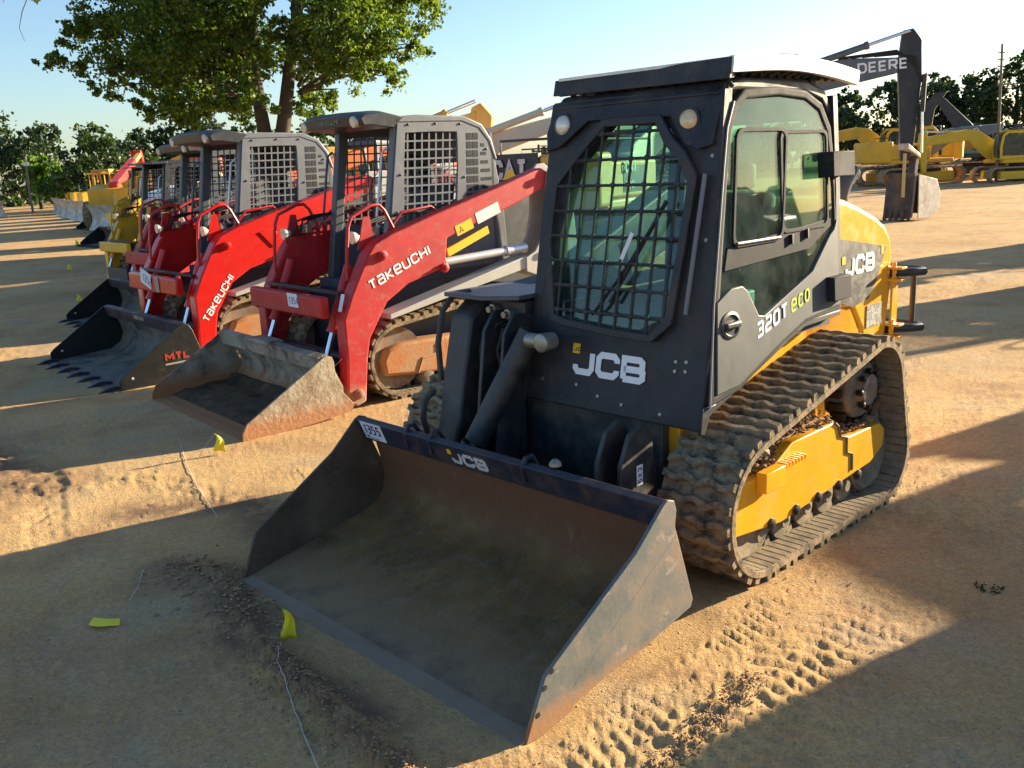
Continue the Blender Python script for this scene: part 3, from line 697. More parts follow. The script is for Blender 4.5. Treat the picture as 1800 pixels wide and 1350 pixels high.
    vb = MB().box(-.72, -.42, 1.50, 1.72, 1.12, 1.27)
    v = vb.build('valve_block', M['jarm'], t, bevel=.008)
    for x, z in ((-.64, 1.22), (-.52, 1.20), (-.60, 1.14), (-.47, 1.14)):
        vc = MB().lathe((x, 1.50, z), (0, -1, 0), [(0, .028), (.04, .028), (.042, .018), (.07, .018)], 12)
        vc.build('hose_coupler', M['bolt'], v)
    for k, (x, z) in enumerate(((-.64, 1.14), (-.56, 1.16), (-.50, 1.14))):
        hs = MB().sweep([(x, 1.50, z), (x-.02, 1.43, z-.02), (x-.05, 1.40, z-.14), (x-.08+.04*k, 1.43, z-.40), (x, 1.47, z-.6)], .014, 8)
        hs.build('hydraulic_hose', M['hose'], v)
    # --- chassis and hood
    ch = MB().box(-.60, .56, 1.56, 3.60, .28, .92); ch.box(-.70, .60, 2.70, 3.64, .92, 1.12)
    chs = ch.build('chassis', M['yellow'], t, bevel=.01)
    fp = MB().box(-.55, .50, 1.50, 1.555, .25, .80).box(-.55, .5, 1.3, 1.5, .2, .26); fp.build('belly_plate', M['jarm'], chs, bevel=.006)
    gus = MB().px([(2.44, 1.11), (2.9, 1.14), (3.20, 1.12), (3.30, 1.04), (3.42, .88), (3.35, .82), (1.95, .82), (2.2, 1.02)], .57, .60)
    gus.build('side_panel', M['yellow'], chs, bevel=.004)
    hp = [(2.86, 1.10), (2.86, 1.74), (2.98, 1.74), (3.12, 1.715), (3.30, 1.665), (3.50, 1.60), (3.64, 1.535), (3.72, 1.46), (3.76, 1.36), (3.76, 1.10), (3.70, .74), (3.42, .74), (3.36, .92), (3.24, 1.07)]
    hd = MB().px(hp, -.45, .612).build('engine_hood', M['yellow'], t, bevel=.035, seg=4)
    dk = MB().px([(3.03, 1.50), (3.66, 1.40), (3.54, 1.20), (3.44, 1.10), (3.24, 1.075), (3.05, 1.13)], .611, .6145).build('hood_decal', mat('scuffed_black_decal', (.045, .045, .045), .45, scratch=(.30, .27, .22), samt=.8, dirt=(.2, .17, .12), damt=.3, dscale=14), hd, smooth=0)
    letters('JCB', (.6155, 3.12, 1.27), (0, 1, .0), (0, 0, 1), .115, .24, M['white'], dk, aspect=1.0, gap=.1)
    panel((.6155, 3.075, 1.345), (0, 1, 0), (0, 0, 1), .04, .045, M['decalyel'], dk, 'emblem')
    panel((.6155, 3.585, 1.36), (0, 1, 0), (0, 0, 1), .03, .05, M['decalyel'], dk, 'emblem')
    sg = panel((.617, 3.42, .92), (0, 1, 0), (0, 0, 1), .20, .14, mat('info_decal', (.42, .42, .38), .5, dirt=(.06, .06, .06), damt=.5, dscale=40), hd, 'info_decal')
    ex = MB().sweep([(.42, 3.42, 1.55), (.42, 3.42, 1.72), (.43, 3.45, 1.80), (.44, 3.50, 1.845), (.445, 3.53, 1.855)], [.047, .047, .047, .05, .05], 16, flat=1); ex.build('exhaust_pipe', M['rgreyd'], t)
    gd = MB()
    for z in (1.22, .86):
        gd.sweep([(.50, 3.66, z), (.60, 3.76, z), (.70, 3.86, z), (.74, 3.93, z), (.70, 3.98, z), (.55, 4.0, z), (-.40, 4.0, z), (-.52, 3.93, z), (-.5, 3.7, z)], .028, 12)
    for x in (.66, .2, -.3): gd.cyl((x, 3.985, .86), (x, 3.985, 1.22), .018, 10)
    g = gd.build('rear_guard', M['exblack'], t)
    br = MB()
    for z in (1.22, .86):
        br.box(.57, .70, 3.70, 3.78, z-.045, z-.03).box(.57, .70, 3.70, 3.78, z+.03, z+.045)
        br.cyl((.635, 3.74, z-.09), (.635, 3.74, z+.07), .014, 8)
    br.box(.625, .64, 3.72, 3.80, .70, 1.2)
    br.build('guard_bracket', M['yellow'], g, bevel=.003)
    # --- cab
    cab = MB().px([(1.4748, .74), (1.5489, 1.13), (2.84, 1.13), (2.84, 1.10), (2.44, 1.09), (2.21, 1.02), (1.80, .88), (1.56, .80), (1.53, .73)], -.42, .735)
    # front corner apron that folds round the side
    cab.px([(1.455, .73), (1.475, .86), (1.60, .86), (1.53, .80), (1.50, .72)], .735, .75)
    cabo = cab.build('cab', M['jblack'], t, bevel=.008)
    opening = [(-.25, 1.20), (.30, 1.17), (.47, 1.25), (.50, 1.46), (.54, 1.88), (.38, 2.15), (.0, 2.17), (-.20, 1.97), (-.27, 1.63)]
    outer = [(-.42, 1.10), (.30, 1.10), (.735, 1.10), (.715, 1.46), (.69, 1.88), (.665, 2.30), (.0, 2.315), (-.40, 2.31), (-.42, 1.63)]
    fr = MB().ring([jfront(*p) for p in outer], [jfront(*p) for p in opening], (0, .07, 0)); fr.build('front_frame', M['jblack'], cabo, bevel=.006)
    br_ = MB().prism([jfront(-.41, 2.305, .0), jfront(.66, 2.30, .0), jfront(.645, 2.05, .025), jfront(.57, 2.03, .035), jfront(.50, 2.06, .035), jfront(.40, 2.19, .035), jfront(.0, 2.20, .035), jfront(-.12, 2.20, .035), jfront(-.30, 2.08, .03), jfront(-.41, 2.06, .02)], (0, .03, 0))
    br_.build('brow_panel', M['jblack'], cabo, bevel=.006)
    gw = MB().prism([jfront(*p, -.03) for p in opening], (0, .006, 0)); gw.build('windscreen', M['glassf'], cabo, smooth=0)
    # guard grille
    go = [(-.27, 1.175), (-.17, 1.15), (.17, 1.125), (.44, 1.12), (.555, 1.22), (.585, 1.55), (.615, 1.92), (.53, 2.04), (.45, 2.11), (.36, 2.22), (-.02, 2.22), (-.12, 2.14), (-.27, 2.0), (-.35, 1.93), (-.36, 1.60), (-.31, 1.35)]
    gi = [(-.22, 1.22), (-.15, 1.20), (.17, 1.175), (.41, 1.17), (.495, 1.25), (.525, 1.55), (.545, 1.88), (.475, 1.99), (.39, 2.06), (.32, 2.165), (.0, 2.165), (-.08, 2.09), (-.22, 1.95), (-.285, 1.88), (-.295, 1.60), (-.25, 1.37)]
    go = [(a+(c-a)*.30, b+(d-b)*.30) for (a, b), (c, d) in zip(go, gi)]
    gr = MB().ring([jfront(*p, .045) for p in go], [jfront(*p, .045) for p in gi], (0, .022, 0))
    gl = gr.build('screen_guard', M['jblack'], cabo, bevel=.004)
    bars = MB()
    for k in range(8):
        z = 1.245 + .1265*k; c = clipx(gi, z)
        if c:
            m_ = 14
            pts = [Vector(jfront(c[0]-.012+(c[1]-c[0]+.024)*i/m_, z, .036)) for i in range(m_+1)]
            bars.sweep(pts, .0072, 6, flat=1.2)
    for k in range(8):
        x = -.205 + .0985*k; c = clipz(gi, x)
        if c: bars.sweep([jfront(x, c[0]-.01, .033), jfront(x, c[1]+.01, .033)], .0072, 6)
    for k in range(8):
        for j in range(8):
            x, z = -.205+.0985*j, 1.245+.1265*k; c = clipx(gi, z)
            if c and c[0] < x < c[1]: bars.lathe(jfront(x, z, .032), (0, -1, .19), [(0, .015), (.009, .015), (.012, .011)], 8)
    bars.build('guard_bars', M['jblack'], gl)
    sg = MB().sweep([jfront(.63, 1.92, .03), jfront(.605, 1.28, .03)], .011, 8); sg.build('grab_rail', M['rgreyt'], cabo)
    # lettering on the front panel
    o = Vector(jfront(-.085, .915, .004)); upv = Vector((0, .19, 1))
    letters('JCB', o, (1, 0, .0), upv, .135, .25, M['white'], cabo, aspect=1.12, gap=.08)
    em = panel(Vector(jfront(-.095, 1.022, .004)), (1, 0, 0), upv, .05, .052, M['decalyel'], cabo, 'emblem')
    letters('JC', Vector(jfront(-.085, 1.035, .006)), (1, 0, 0), upv, .02, .2, M['inkblack'], em, gap=.2, th=.0005)
    for x, z in ((.56, 1.05), (.62, 1.055), (.56, 1.005), (.62, 1.01), (-.05, .86), (.10, .82), (.26, .80), (.50, .79), (-.30, .86), (.655, 1.62), (.64, 2.0)): 
        rv = MB(); rivet(rv, jfront(x, z, .0), (0, -1, .19)); rv.build('bolt', M['bolt'], cabo)
    for x, z, mm in ((-.30, 2.19, 'lamp'), (.50, 2.165, 'lampw')):
        lm = MB().lathe(jfront(x, z, .018), (0, -1, .1), [(0, .052), (.012, .05), (.02, .03), (.022, .0)], 24).build('work_lamp', M[mm], cabo, smooth=60)
        MB().lathe(jfront(x, z, .014), (0, -1, .1), [(-.01, .062), (.012, .064), (.014, .053), (.002, .053)], 24).build('lamp_bezel', M['jblack'], lm)
    # wiper
    wp = MB().sweep([jfront(.02, 1.23, .012), jfront(.20, 1.45, .02), jfront(.38, 1.72, .02)], .009, 6).sweep([jfront(.13, 1.30, .014), jfront(.42, 1.80, .016)], .011, 6); wp.build('wiper', M['hose'], cabo)
    panel(jfront(.215, 1.515, .05), (.12, 0, .22), (-.22, 0, .12), .15, .022, M['paper'], cabo, 'paper_tag')
    # right-hand side wall of the cab (towards the boom)
    so = [(1.54, 1.12), (1.62, 1.5), (1.70, 1.9), (1.78, 2.27), (2.3, 2.30), (2.70, 2.27), (2.84, 2.1), (2.84, 1.12)]
    si = [(1.66, 1.24), (1.72, 1.5), (1.80, 1.9), (1.88, 2.18), (2.3, 2.20), (2.62, 2.18), (2.74, 2.05), (2.74, 1.24)]
    sw = lean(MB().ring([(-.42, a, b) for a, b in so], [(-.42, a, b) for a, b in si], (.05, 0, 0))); sw.build('side_wall', M['jblack'], cabo, bevel=.005)
    lean(MB().prism([(-.40, a, b) for a, b in si], (.006, 0, 0))).build('side_window', M['glass'], cabo, smooth=0)
    # rear wall
    ro = [(-.41, 1.12), (.73, 1.12), (.70, 1.8), (.665, 2.28), (-.34, 2.28), (-.38, 1.8)]; ri = [(-.32, 1.45), (.62, 1.45), (.60, 1.8), (.57, 2.16), (-.25, 2.16), (-.29, 1.8)]
    MB().ring([(a, 2.80, b) for a, b in ro], [(a, 2.80, b) for a, b in ri], (0, .05, 0)).build('rear_wall', M['jblack'], cabo, bevel=.004)
    MB().prism([(a, 2.82, b) for a, b in ri], (0, .006, 0)).build('rear_window', M['glass'], cabo, smooth=0)
    rfp = [(1.74, 2.27), (1.80, 2.335), (1.95, 2.355), (2.55, 2.355), (2.74, 2.31), (2.83, 2.2), (2.80, 2.17), (2.70, 2.25), (2.52, 2.29), (1.9, 2.29)]
    MB().px(rfp, -.37, .655).build('roof', M['jblack'], cabo, bevel=.02, seg=3)
    # side frame + door
    do = [(1.53, .85), (1.60, 1.32), (1.66, 1.60), (1.735, 1.95), (1.775, 2.12), (1.84, 2.24), (1.95, 2.30), (2.25, 2.315), (2.52, 2.30), (2.68, 2.24), (2.77, 2.12), (2.82, 1.8), (2.84, 1.13), (2.44, 1.115), (2.21, 1.045), (1.80, .885)]
    di = [(1.585, .90), (1.645, 1.33), (1.70, 1.60), (1.77, 1.93), (1.815, 2.10), (1.87, 2.20), (1.96, 2.255), (2.25, 2.27), (2.50, 2.255), (2.64, 2.20), (2.72, 2.09), (2.77, 1.8), (2.785, 1.165), (2.43, 1.15), (2.20, 1.08), (1.78, .925)]
    lean(MB().ring([(.700, a, b) for a, b in do], [(.700, a, b) for a, b in di], (.045, 0, 0))).build('door_frame', M['matt'], cabo, bevel=.012, seg=3)
    ed = MB(); ed.sweep([(.747, a-.004, b) for a, b in do[:6]], .006, 6); lean(ed).build('door_edge_trim', M['rgreyt'], cabo)
    gp = [(1.62, 1.335), (1.69, 1.62), (1.762, 1.93), (1.805, 2.10), (1.86, 2.195), (1.95, 2.25), (2.25, 2.265), (2.50, 2.25), (2.635, 2.195), (2.715, 2.09), (2.76, 1.8), (2.765, 1.58), (2.72, 1.555), (2.52, 1.38), (2.03, 1.215), (1.975, 1.225), (1.885, 1.355), (1.84, 1.385), (1.75, 1.385)]
    dp = [(1.585, .90), (1.62, 1.335), (1.75, 1.385), (1.84, 1.385), (1.885, 1.355), (1.975, 1.225), (2.03, 1.215), (2.52, 1.38), (2.72, 1.555), (2.765, 1.58), (2.80, 1.63), (2.815, 1.165), (2.43, 1.135), (2.20, 1.065), (1.78, .912)]
    door = lean(MB().px(dp, .728, .752)).build('cab_door', M['jdoor'], t, bevel=.004)
    lean(MB().px(gp, .7335, .7395)).build('door_glass', M['glass'], door, smooth=0)
    sf = MB()
    def rr(y0, y1, z0, z1, sh, r=.05):
        pts = []
        for cy_, cz_, a0 in ((y1-r, z1-r, 0), (y0+r, z1-r, 90), (y0+r, z0+r, 180), (y1-r, z0+r, 270)):
            for k in range(4):
                a = R(a0+30*k); pts.append((cy_+r*math.cos(a), cz_+r*math.sin(a)))
        return [(y + sh*(z-1.6), z) for y, z in pts]
    A = rr(1.77, 2.235, 1.57, 2.12, .14); B = rr(1.788, 2.217, 1.588, 2.102, .14)
    sf.ring([(.740, a, b) for a, b in A], [(.740, a, b) for a, b in B], (.014, 0, 0))
    A = rr(2.225, 2.71, 1.60, 2.105, .02, .04); B = rr(2.245, 2.692, 1.618, 2.088, .02, .04)
    sf.ring([(.740, a, b) for a, b in A], [(.740, a, b) for a, b in B], (.011, 0, 0))
    sf.px([(1.70, 1.47), (2.50, 1.50), (2.74, 1.60), (2.74, 1.64), (1.735, 1.575)], .7395, .745)
    lean(sf).build('window_sash', M['matt'], door, bevel=.002)
    lean(MB().sweep([(.757, 1.80, 1.590), (.757, 2.19, 1.587)], .008, 6)).build('sash_rail', M['rgreyt'], door)
    for yy in (2.30, 2.46): lean(MB().box(.745, .762, yy, yy+.015, 1.54+(yy-2.3)*.1, 1.59+(yy-2.3)*.1)).build('window_latch', M['hose'], door, bevel=.002)
    hd_ = MB().lathe((.749, 1.72, 1.215), (1, 0, 0), [(0, .068), (.008, .066), (.012, .052), (.004, .045)], 26)
    hd_.v = [(x, 1.72+(y-1.72)*1.25, z) for x, y, z in hd_.v]
    ho = lean(hd_).build('door_handle', M['rvisor'], door)
    lean(MB().box(.752, .776, 1.66, 1.785, 1.20, 1.232)).build('handle_grip', M['exblack'], ho, bevel=.01, seg=3)
    dr = Vector((-.0, .305, .075)); up = Vector((-.06, 0, 1))
    a = letters('320T', (.7445, 1.95, 1.108), dr, up, .080, .19, M['white'], door, aspect=.85, gap=.17)
    letters('eco', (.7400, 2.285, 1.188), dr, up, .088, .14, M['lime'], door, aspect=.80, gap=.20, lower=.8)
    hg = MB().box(.742, .83, 2.62, 2.86, 1.86, 1.99); hg.v = [(x, y, z) for x, y, z in hg.v]
    hg2 = MB().box(.70, .80, 2.66, 2.86, 1.20, 1.33)
    lean(hg).build('hinge_block', M['matt'], cabo, bevel=.006); lean(hg2).build('hinge_block', M['matt'], cabo, bevel=.006)
    # --- roof guard canopy
    cn = MB().box(-.37, .70, 1.80, 2.96, 2.405, 2.42)
    cn.v = [(x, y, z - .03*max(0, (y-2.3)/.66)**2*1.6) for x, y, z in cn.v]
    can = cn.build('roof_guard', M['jblack'], t, bevel=.004)
    fb = MB().prism([(-.40, 1.765, 2.345), (.705, 1.745, 2.335), (.705, 1.765, 2.43), (-.40, 1.785, 2.425)], (0, .022, 0)); fb.build('visor_band', M['jblack'], can, bevel=.003)
    N_ = 14; pts = []
    for k in range(N_+1):
        y = 1.77 + (3.0-1.77)*k/N_; z = 2.435 + .025*math.sin(min(1, k/N_*2)*math.pi/2) - .13*max(0, k/N_-.35)**2; pts.append((y, z))
    poly = pts + [(y-.01, z-.075) for y, z in pts[::-1]]
    sb = MB().px(poly, .685, .715).build('side_band', M['exwhite'], can, bevel=.003)
    MB().px([(y, z-.003) for y, z in pts] + [(y, z-.018) for y, z in pts[::-1]], -.36, .69).build('canopy_sheet', M['exwhite'], can)
    lt = MB(); nz = 13
    for s0, ax in ((0, 'x'), (1, 'y')):
        for k in range(nz):
            if ax == 'x':
                a = -.34 + k*.078; q = [(a, 1.82, 2.30+.005), (a+.039, 1.82, 2.352), (a+.078, 1.82, 2.305)]
            else:
                b = 1.86+k*.082; q = [(.64, b, 2.365), (.675, b+.041, 2.385), (.64, b+.082, 2.36)]
                if k > 11: continue
            lt.sweep(q, .011, 5)
    lt.sweep([(-.38, 1.82, 2.30), (.66, 1.82, 2.30)], .012, 6).sweep([(-.38, 1.80, 2.352), (.69, 1.80, 2.352)], .012, 6)
    lt.build('lattice_trim', M['jblack'], can)
    for x, y in ((-.17, 1.83), (.60, 1.90), (.60, 2.65), (-.2, 2.65)): MB().box(x-.03, x+.03, y-.025, y+.025, 2.31, 2.41).build('canopy_post', M['jblack'], can)
    # --- interior
    se = MB().box(-.10, .42, 2.22, 2.62, 1.02, 1.22); se2 = MB().prism([(-.08, 2.56, 1.2), (.40, 2.56, 1.2), (.36, 2.70, 1.78), (-.04, 2.70, 1.78)], (0, .1, 0))
    so_ = se.build('operator_seat', M['seat'], t, bevel=.04, seg=3); se2.build('seat_back', M['seat'], so_, bevel=.04, seg=3)
    MB().box(.06, .26, 2.66, 2.74, 1.80, 1.95).build('headrest', M['seat'], so_, bevel=.03)
    for x in (-.20, .52):
        jy = MB().box(x-.05, x+.05, 2.1, 2.5, 1.30, 1.36).sweep([(x, 2.14, 1.36), (x, 2.10, 1.46), (x, 2.08, 1.54)], [.02, .018, .03], 8)
        jy.build('joystick', M['inside'], t, bevel=.01)
    MB().box(-.36, .69, 1.60, 2.80, 1.05, 1.131).build('cab_floor', M['inside'], t)
    MB().box(.56, .64, 2.0, 2.1, 1.22, 1.33).build('phone_holder', M['paper'], t, bevel=.01)
    # --- tracks
    circ = [(1.68, .37, .34), (2.84, .70, .27), (2.97, .28, .255)]
    for s in (1, -1):
        x0, x1 = (.60, 1.0) if s > 0 else (-1.36, -.93)
        xo = x1 if s > 0 else x0; d = s
        belt = track_belt(circ, x0, x1, t, M['rubber'], M['rubberin'], 'wave', .088, .034, seed=5+s)
        xa = (xo - .075*d); fm = MB()
        fm.px([(1.40, .27), (1.42, .46), (1.50, .50), (1.70, .51), (1.84, .53), (2.0, .60), (2.42, .60), (2.47, .585), (2.50, .51), (2.58, .49), (2.62, .48), (2.98, .47), (3.05, .42), (3.03, .32), (2.88, .26), (1.9, .205)], min(xa, xa-.06*d), max(xa, xa-.06*d))
        fr_ = fm.build('track_frame', M['yellow'], t, bevel=.006)
        m_ = MB().px([(1.45, .30), (1.5, .46), (3.0, .45), (3.0, .30)], min(xa-.06*d, xa-.30*d), max(xa-.06*d, xa-.30*d)); m_.px([(2.38, .45), (2.42, .78), (2.5, .78), (2.54, .45)], min(xa-.10*d, xa-.28*d), max(xa-.10*d, xa-.28*d)); m_.build('frame_beam', M['yellow'], fr_, bevel=.006)
        bb = MB().box(min(xa, xa+.055*d), max(xa, xa+.055*d), 1.66, 1.84, .435, .535); bb.build('step_bracket', M['yellow'], fr_, bevel=.004)
        gt = MB()
        for k in range(7): gt.box(min(xa-.06*d, xa+.05*d), max(xa-.06*d, xa+.05*d), 1.86+k*.03, 1.872+k*.03, .512, .535)
        for k in range(3): gt.box(min(xa-.05*d+.04*d*k, xa-.04*d+.04*d*k), max(xa-.05*d+.04*d*k, xa-.04*d+.04*d*k), 1.84, 2.06, .508, .528)
        gt.build('step_grating', M['yellow'], fr_)
        sm = MB().sweep([(xa+.004*d, 2.43, .598), (xa+.004*d, 2.47, .57), (xa+.004*d, 2.495, .51), (xa+.004*d, 2.57, .485), (xa+.004*d, 2.575, .40), (xa+.004*d, 2.64, .375), (xa+.004*d, 2.645, .28)], .007, 5); sm.build('frame_seam', M['rubberin'], fr_)
        ro_ = MB()
        for y in (1.80, 2.04, 2.27, 2.50, 2.72):
            ro_ = MB().lathe((xa-.075*d, y, .150), (d, 0, 0), [(-.20, .085), (-.02, .085), (-.012, .09), (.0, .09), (.004, .035), (.025, .03)], 22); rl = ro_.build('track_roller', M['rubberin'], t)
            MB().lathe((xa+.002*d, y, .232), (d, 0, 0), [(-.01, .030), (.012, .028), (.018, .012)], 12).build('roller_bolt', M['hose'], rl)
        idl = MB().lathe((xo-.21*d, 1.68, .36), (d, 0, 0), [(-.09, .27), (-.07, .30), (.07, .30), (.09, .27), (.06, .2), (.05, .1), (.09, .06), (.095, 0)], 32); idl.build('front_idler', M['rubberin'], t)
        idl = MB().lathe((xo-.21*d, 2.97, .28), (d, 0, 0), [(-.09, .20), (-.07, .22), (.07, .22), (.09, .20), (.06, .16), (.05, .1), (.09, .06), (.095, 0)], 32); idl.build('rear_idler', M['rubberin'], t)
        sp_ = MB().lathe((xo-.13*d, 2.86, .69), (d, 0, 0), [(-.16, .17), (-.02, .17), (.0, .155), (.004, .095), (.03, .09), (.034, .0)], 30)
        spo = sp_.build('drive_motor', M['rubberin'], t)
        MB().lathe((xo-.095*d, 2.86, .69), (d, 0, 0), [(-.01, .088), (.012, .086), (.016, .07), (.018, 0)], 26).build('motor_cover', M['steel'], spo)
        for k in range(8):
            a_ = k*math.pi/4; bo = MB().lathe((xo-.092*d, 2.86+.105*math.cos(a_), .69+.105*math.sin(a_)), (d, 0, 0), [(-.02, .017), (.012, .017), (.016, .01)], 6)
            bo.build('motor_bolt', M['hose'], spo)
        tk = MB()
        for k in range(16): a_ = k*math.pi/8; tk.box(min(xo-.24*d, xo-.16*d), max(xo-.24*d, xo-.16*d), 2.86+.2*math.cos(a_)-.02, 2.86+.2*math.cos(a_)+.02, .69+.2*math.sin(a_)-.02, .69+.2*math.sin(a_)+.02)
        tk.build('sprocket_teeth', M['hose'], spo)
        # soil caked on the frame
        so2 = MB()
        def reg(r): 
            y = r.uniform(1.66, 2.45); z = .50 + (y-1.66)*.13; x = xo-.09*d-.20*r.random()*d
            return (x, y, z + r.uniform(.0, .07)*(1 if x*d < (xo*d-.13) else .4))
        clods(so2, 900, reg, .017, 3)
        def reg2(r): return (xo-.09*d-.2*r.random()*d, r.uniform(2.55, 3.0), .485+r.random()*.015)
        clods(so2, 300, reg2, .014, 4)
        base = []
        so2.px([(1.62, .50), (1.8, .53), (2.0, .595), (2.3, .63), (2.45, .61), (2.45, .5), (1.62, .45)], min(xo-.14*d, xo-.30*d), max(xo-.14*d, xo-.30*d))
        tag(so2.build('packed_soil', M['soil'], t, smooth=0), kind='stuff')
    return t
make_jcb()
# ------------------------------------------------------------------ twin-arm tracked loaders
def grid_panel(poly_o, windows, x0, x1, m, parent, name, bar=.0065, sp=.079):
    """steel side panel: outline with punched square windows (each window a polygon (y,z))"""
    o = None; mb = MB()
    return mb

def loader(name, label, loc, deg, arm, cabm, frame, bucket_kind='old', lettering=None, group=None, lot=None, W=1.0, scale=None, txt_lo=False, detail=True, visor_text=False, floor_m=None):
    t = thing(name, label, 'track loader', (*loc, 0), deg, group, scale)
    A = M[arm]; C = M[cabm]; CD = M['rgreyd']; FR = M[frame]
    # chassis
    ch = MB().box(-.52, .50, 1.55, 3.55, .30, 1.0); b = ch.build('chassis', M['rgreyd'], t, bevel=.01)
    MB().px([(2.95, 1.0), (3.05, 1.75), (3.25, 1.82), (3.72, 1.62), (3.80, 1.35), (3.80, .55), (3.5, .5)], -.50, .48).build('engine_hood', CD, t, bevel=.03, seg=3)
    MB().box(-.50, .48, 1.42, 1.56, .28, .92).build('front_plate', M['exblack'], b, bevel=.006)
    # arms
    prof = [(.97, .08), (1.0, .45), (1.00, .79), (1.10, 1.0), (1.28, 1.31), (1.36, 1.40), (1.55, 1.47), (2.0, 1.60), (2.72, 1.79), (3.28, 1.95), (3.38, 1.90), (3.36, 1.78), (2.95, 1.63), (2.12, 1.38), (2.08, 1.12), (1.67, 1.02), (1.44, .89), (1.24, .60), (1.20, .43), (1.15, .06), (1.06, .03)]
    for s in (1, -1):
        xa, xb = (.735, .885) if s > 0 else (-.78, -.63)
        arm_o = MB().px(prof, xa, xb).build('loader_arm', A, t, bevel=.016, seg=3)
        xo = xb if s > 0 else xa
        for (y, z, r) in ((1.42, 1.29, .045), (2.06, 1.12, .042)) + (((1.08, .14, .045),) if detail else ()):
            MB().lathe((xo, y, z), (s, 0, 0), [(-.01, r), (.022, r), (.026, r*.7), (.045, r*.66), (.05, r*.3)], 16).build('pivot_pin', A, arm_o)
        if s > 0 and bucket_kind == 'new':
            MB().px([(1.80, 1.40), (1.99, 1.43), (2.02, 1.38), (1.96, 1.22)], xo, xo+.012).build('gusset_plate', A, arm_o, bevel=.008)
        # tower and lower side frame
        ta, tb = (.60, .86) if s > 0 else (-.76, -.50)
        tw = [(3.02, .98), (3.02, 1.12), (3.14, 1.17), (3.24, 1.30), (3.29, 1.5), (3.31, 1.78), (3.34, 1.92), (3.40, 1.985), (3.50, 1.99), (3.58, 1.93), (3.66, 1.6), (3.72, 1.0), (3.6, .85), (3.35, .86)]
        two = MB()
        for u_, v_ in (((.892, .915), (.66, .685)) if s > 0 else ((-.81, -.787), (-.58, -.555))): two.px(tw, u_, v_)
        two.box(.685 if s > 0 else -.787, .892 if s > 0 else -.58, 3.56, 3.60, .9, 1.9)
        # arms sit between the tower plates: shift arm pocket
        tower = two.build('rear_tower', FR, t, bevel=.006)
        for (y, z) in ((3.26+.12, 1.87), (3.28, 1.14)):
            MB().lathe((.915 if s > 0 else -.81, y, z), (s, 0, 0), [(-.01, .036), (.03, .036), (.036, .02)], 16).build('tower_pin', FR, tower)
        ra, rb = (.70, .90) if s > 0 else (-.80, -.60)
        MB().px([(1.45, .735), (1.45, .785), (3.07, 1.135), (3.07, 1.02), (2.2, .87)], ra, rb).build('side_rail', FR, tower, bevel=.004)
        MB().cyl((xa+.07, 2.12, 1.16), (xa+.07, 2.85, 1.19), .038, 16).cyl((xa+.07, 2.85, 1.19), (xa+.07, 3.1, 1.20), .05, 12).build('lift_cylinder', M['silver'], t)
        if detail:
            MB().prism([(xa+.10, 2.14, 1.21), (xa+.10, 2.62, 1.38), (xa+.10, 2.60, 1.45), (xa+.10, 2.12, 1.28)], (.03, 0, 0)).build('safety_strut', M['decalyel'], arm_o)
            # light guard hoop
            xh = xa+.0 if s > 0 else xb-.0
            hp = [(xh, 1.15, 1.10), (xh, 1.17, 1.35), (xh, 1.20, 1.55), (xh, 1.24, 1.63), (xh, 1.44, 1.71), (xh, 1.52, 1.71), (xh, 1.57, 1.66), (xh+.0, 1.66, 1.48)]
            MB().sweep(hp, .016, 8).build('hoop_guard', A, arm_o)
            MB().sweep([(xh-.05*s, 1.62, 1.47), (xh-.05*s, 1.78, 1.63), (xh-.05*s, 2.1, 1.66), (xh-.05*s, 2.18, 1.6)], .013, 6).build('hoop_guard', A, arm_o)
            lp = MB().lathe((xh-.04*s, 1.27, 1.45), (0, -1, 0), [(-.05, .03), (0, .055), (.02, .055), (.022, 0)], 14).build('arm_lamp', M['lamp'], arm_o)
            MB().prism([(xh, 1.28, 1.35), (xh, 1.36, 1.62), (xh, 1.42, 1.62), (xh, 1.45, 1.36)], (-.012*s, 0, 0)).build('lamp_bracket', A, arm_o)
            for q in range(3):
                MB().sweep([(xh-.05*s, 1.36+.05*q, 1.42), (xh-.06*s, 1.40+.06*q, 1.56), (xh-.08*s, 1.55+.07*q, 1.60), (xh-.1*s, 1.9+.05*q, 1.62), (xh-.1*s, 2.3, 1.66)], .011, 6).build('hydraulic_hose', M['hose'], arm_o)
            MB().box(min(xh-.12*s, xh-.02*s), max(xh-.12*s, xh-.02*s), 1.45, 1.52, 1.44, 1.52).build('hose_block', M['steel'], arm_o, bevel=.006)
        # tilt cylinders
        xc = .56 if s > 0 else -.52
        cyo = MB().cyl((xc, 1.28, 1.20), (xc+.02*s, 1.05, .66), .048, 14).cyl((xc+.02*s, 1.06, .68), (xc+.02*s, 1.045, .645), .055, 14).build('tilt_cylinder', A, t)
        MB().cyl((xc+.02*s, 1.047, .65), (xc+.025*s, .97, .46), .024, 12).build('cylinder_rod', M['chrome'], cyo)
        # tracks
        x0, x1 = (.47, .88) if s > 0 else (-.78, -.38)
        circ = [(1.56, .36, .33), (2.92, .55, .29), (3.05, .28, .24)]
        if not detail: x1 = x1
        track_belt(circ, x0, x1, t, M['rubber'], M['rubberin'], 'block', .10, .03, seed=3)
        xq = x1 if s > 0 else x0
        fr = MB().px([(1.40, .22), (1.38, .36), (1.44, .46), (1.60, .50), (2.25, .48), (2.8, .46), (3.1, .38), (3.05, .22), (1.9, .17)], min(xq-.05*s, xq-.28*s), max(xq-.05*s, xq-.28*s))
        fro = fr.build('track_frame', M['rustframe'], t, bevel=.03, seg=3)
        MB().sweep([(xq-.046*s, 1.98, .44), (xq-.046*s, 1.98, .35), (xq-.046*s, 1.80, .33), (xq-.046*s, 1.74, .2)], .008, 5).build('frame_seam', M['rustframe'], fro)
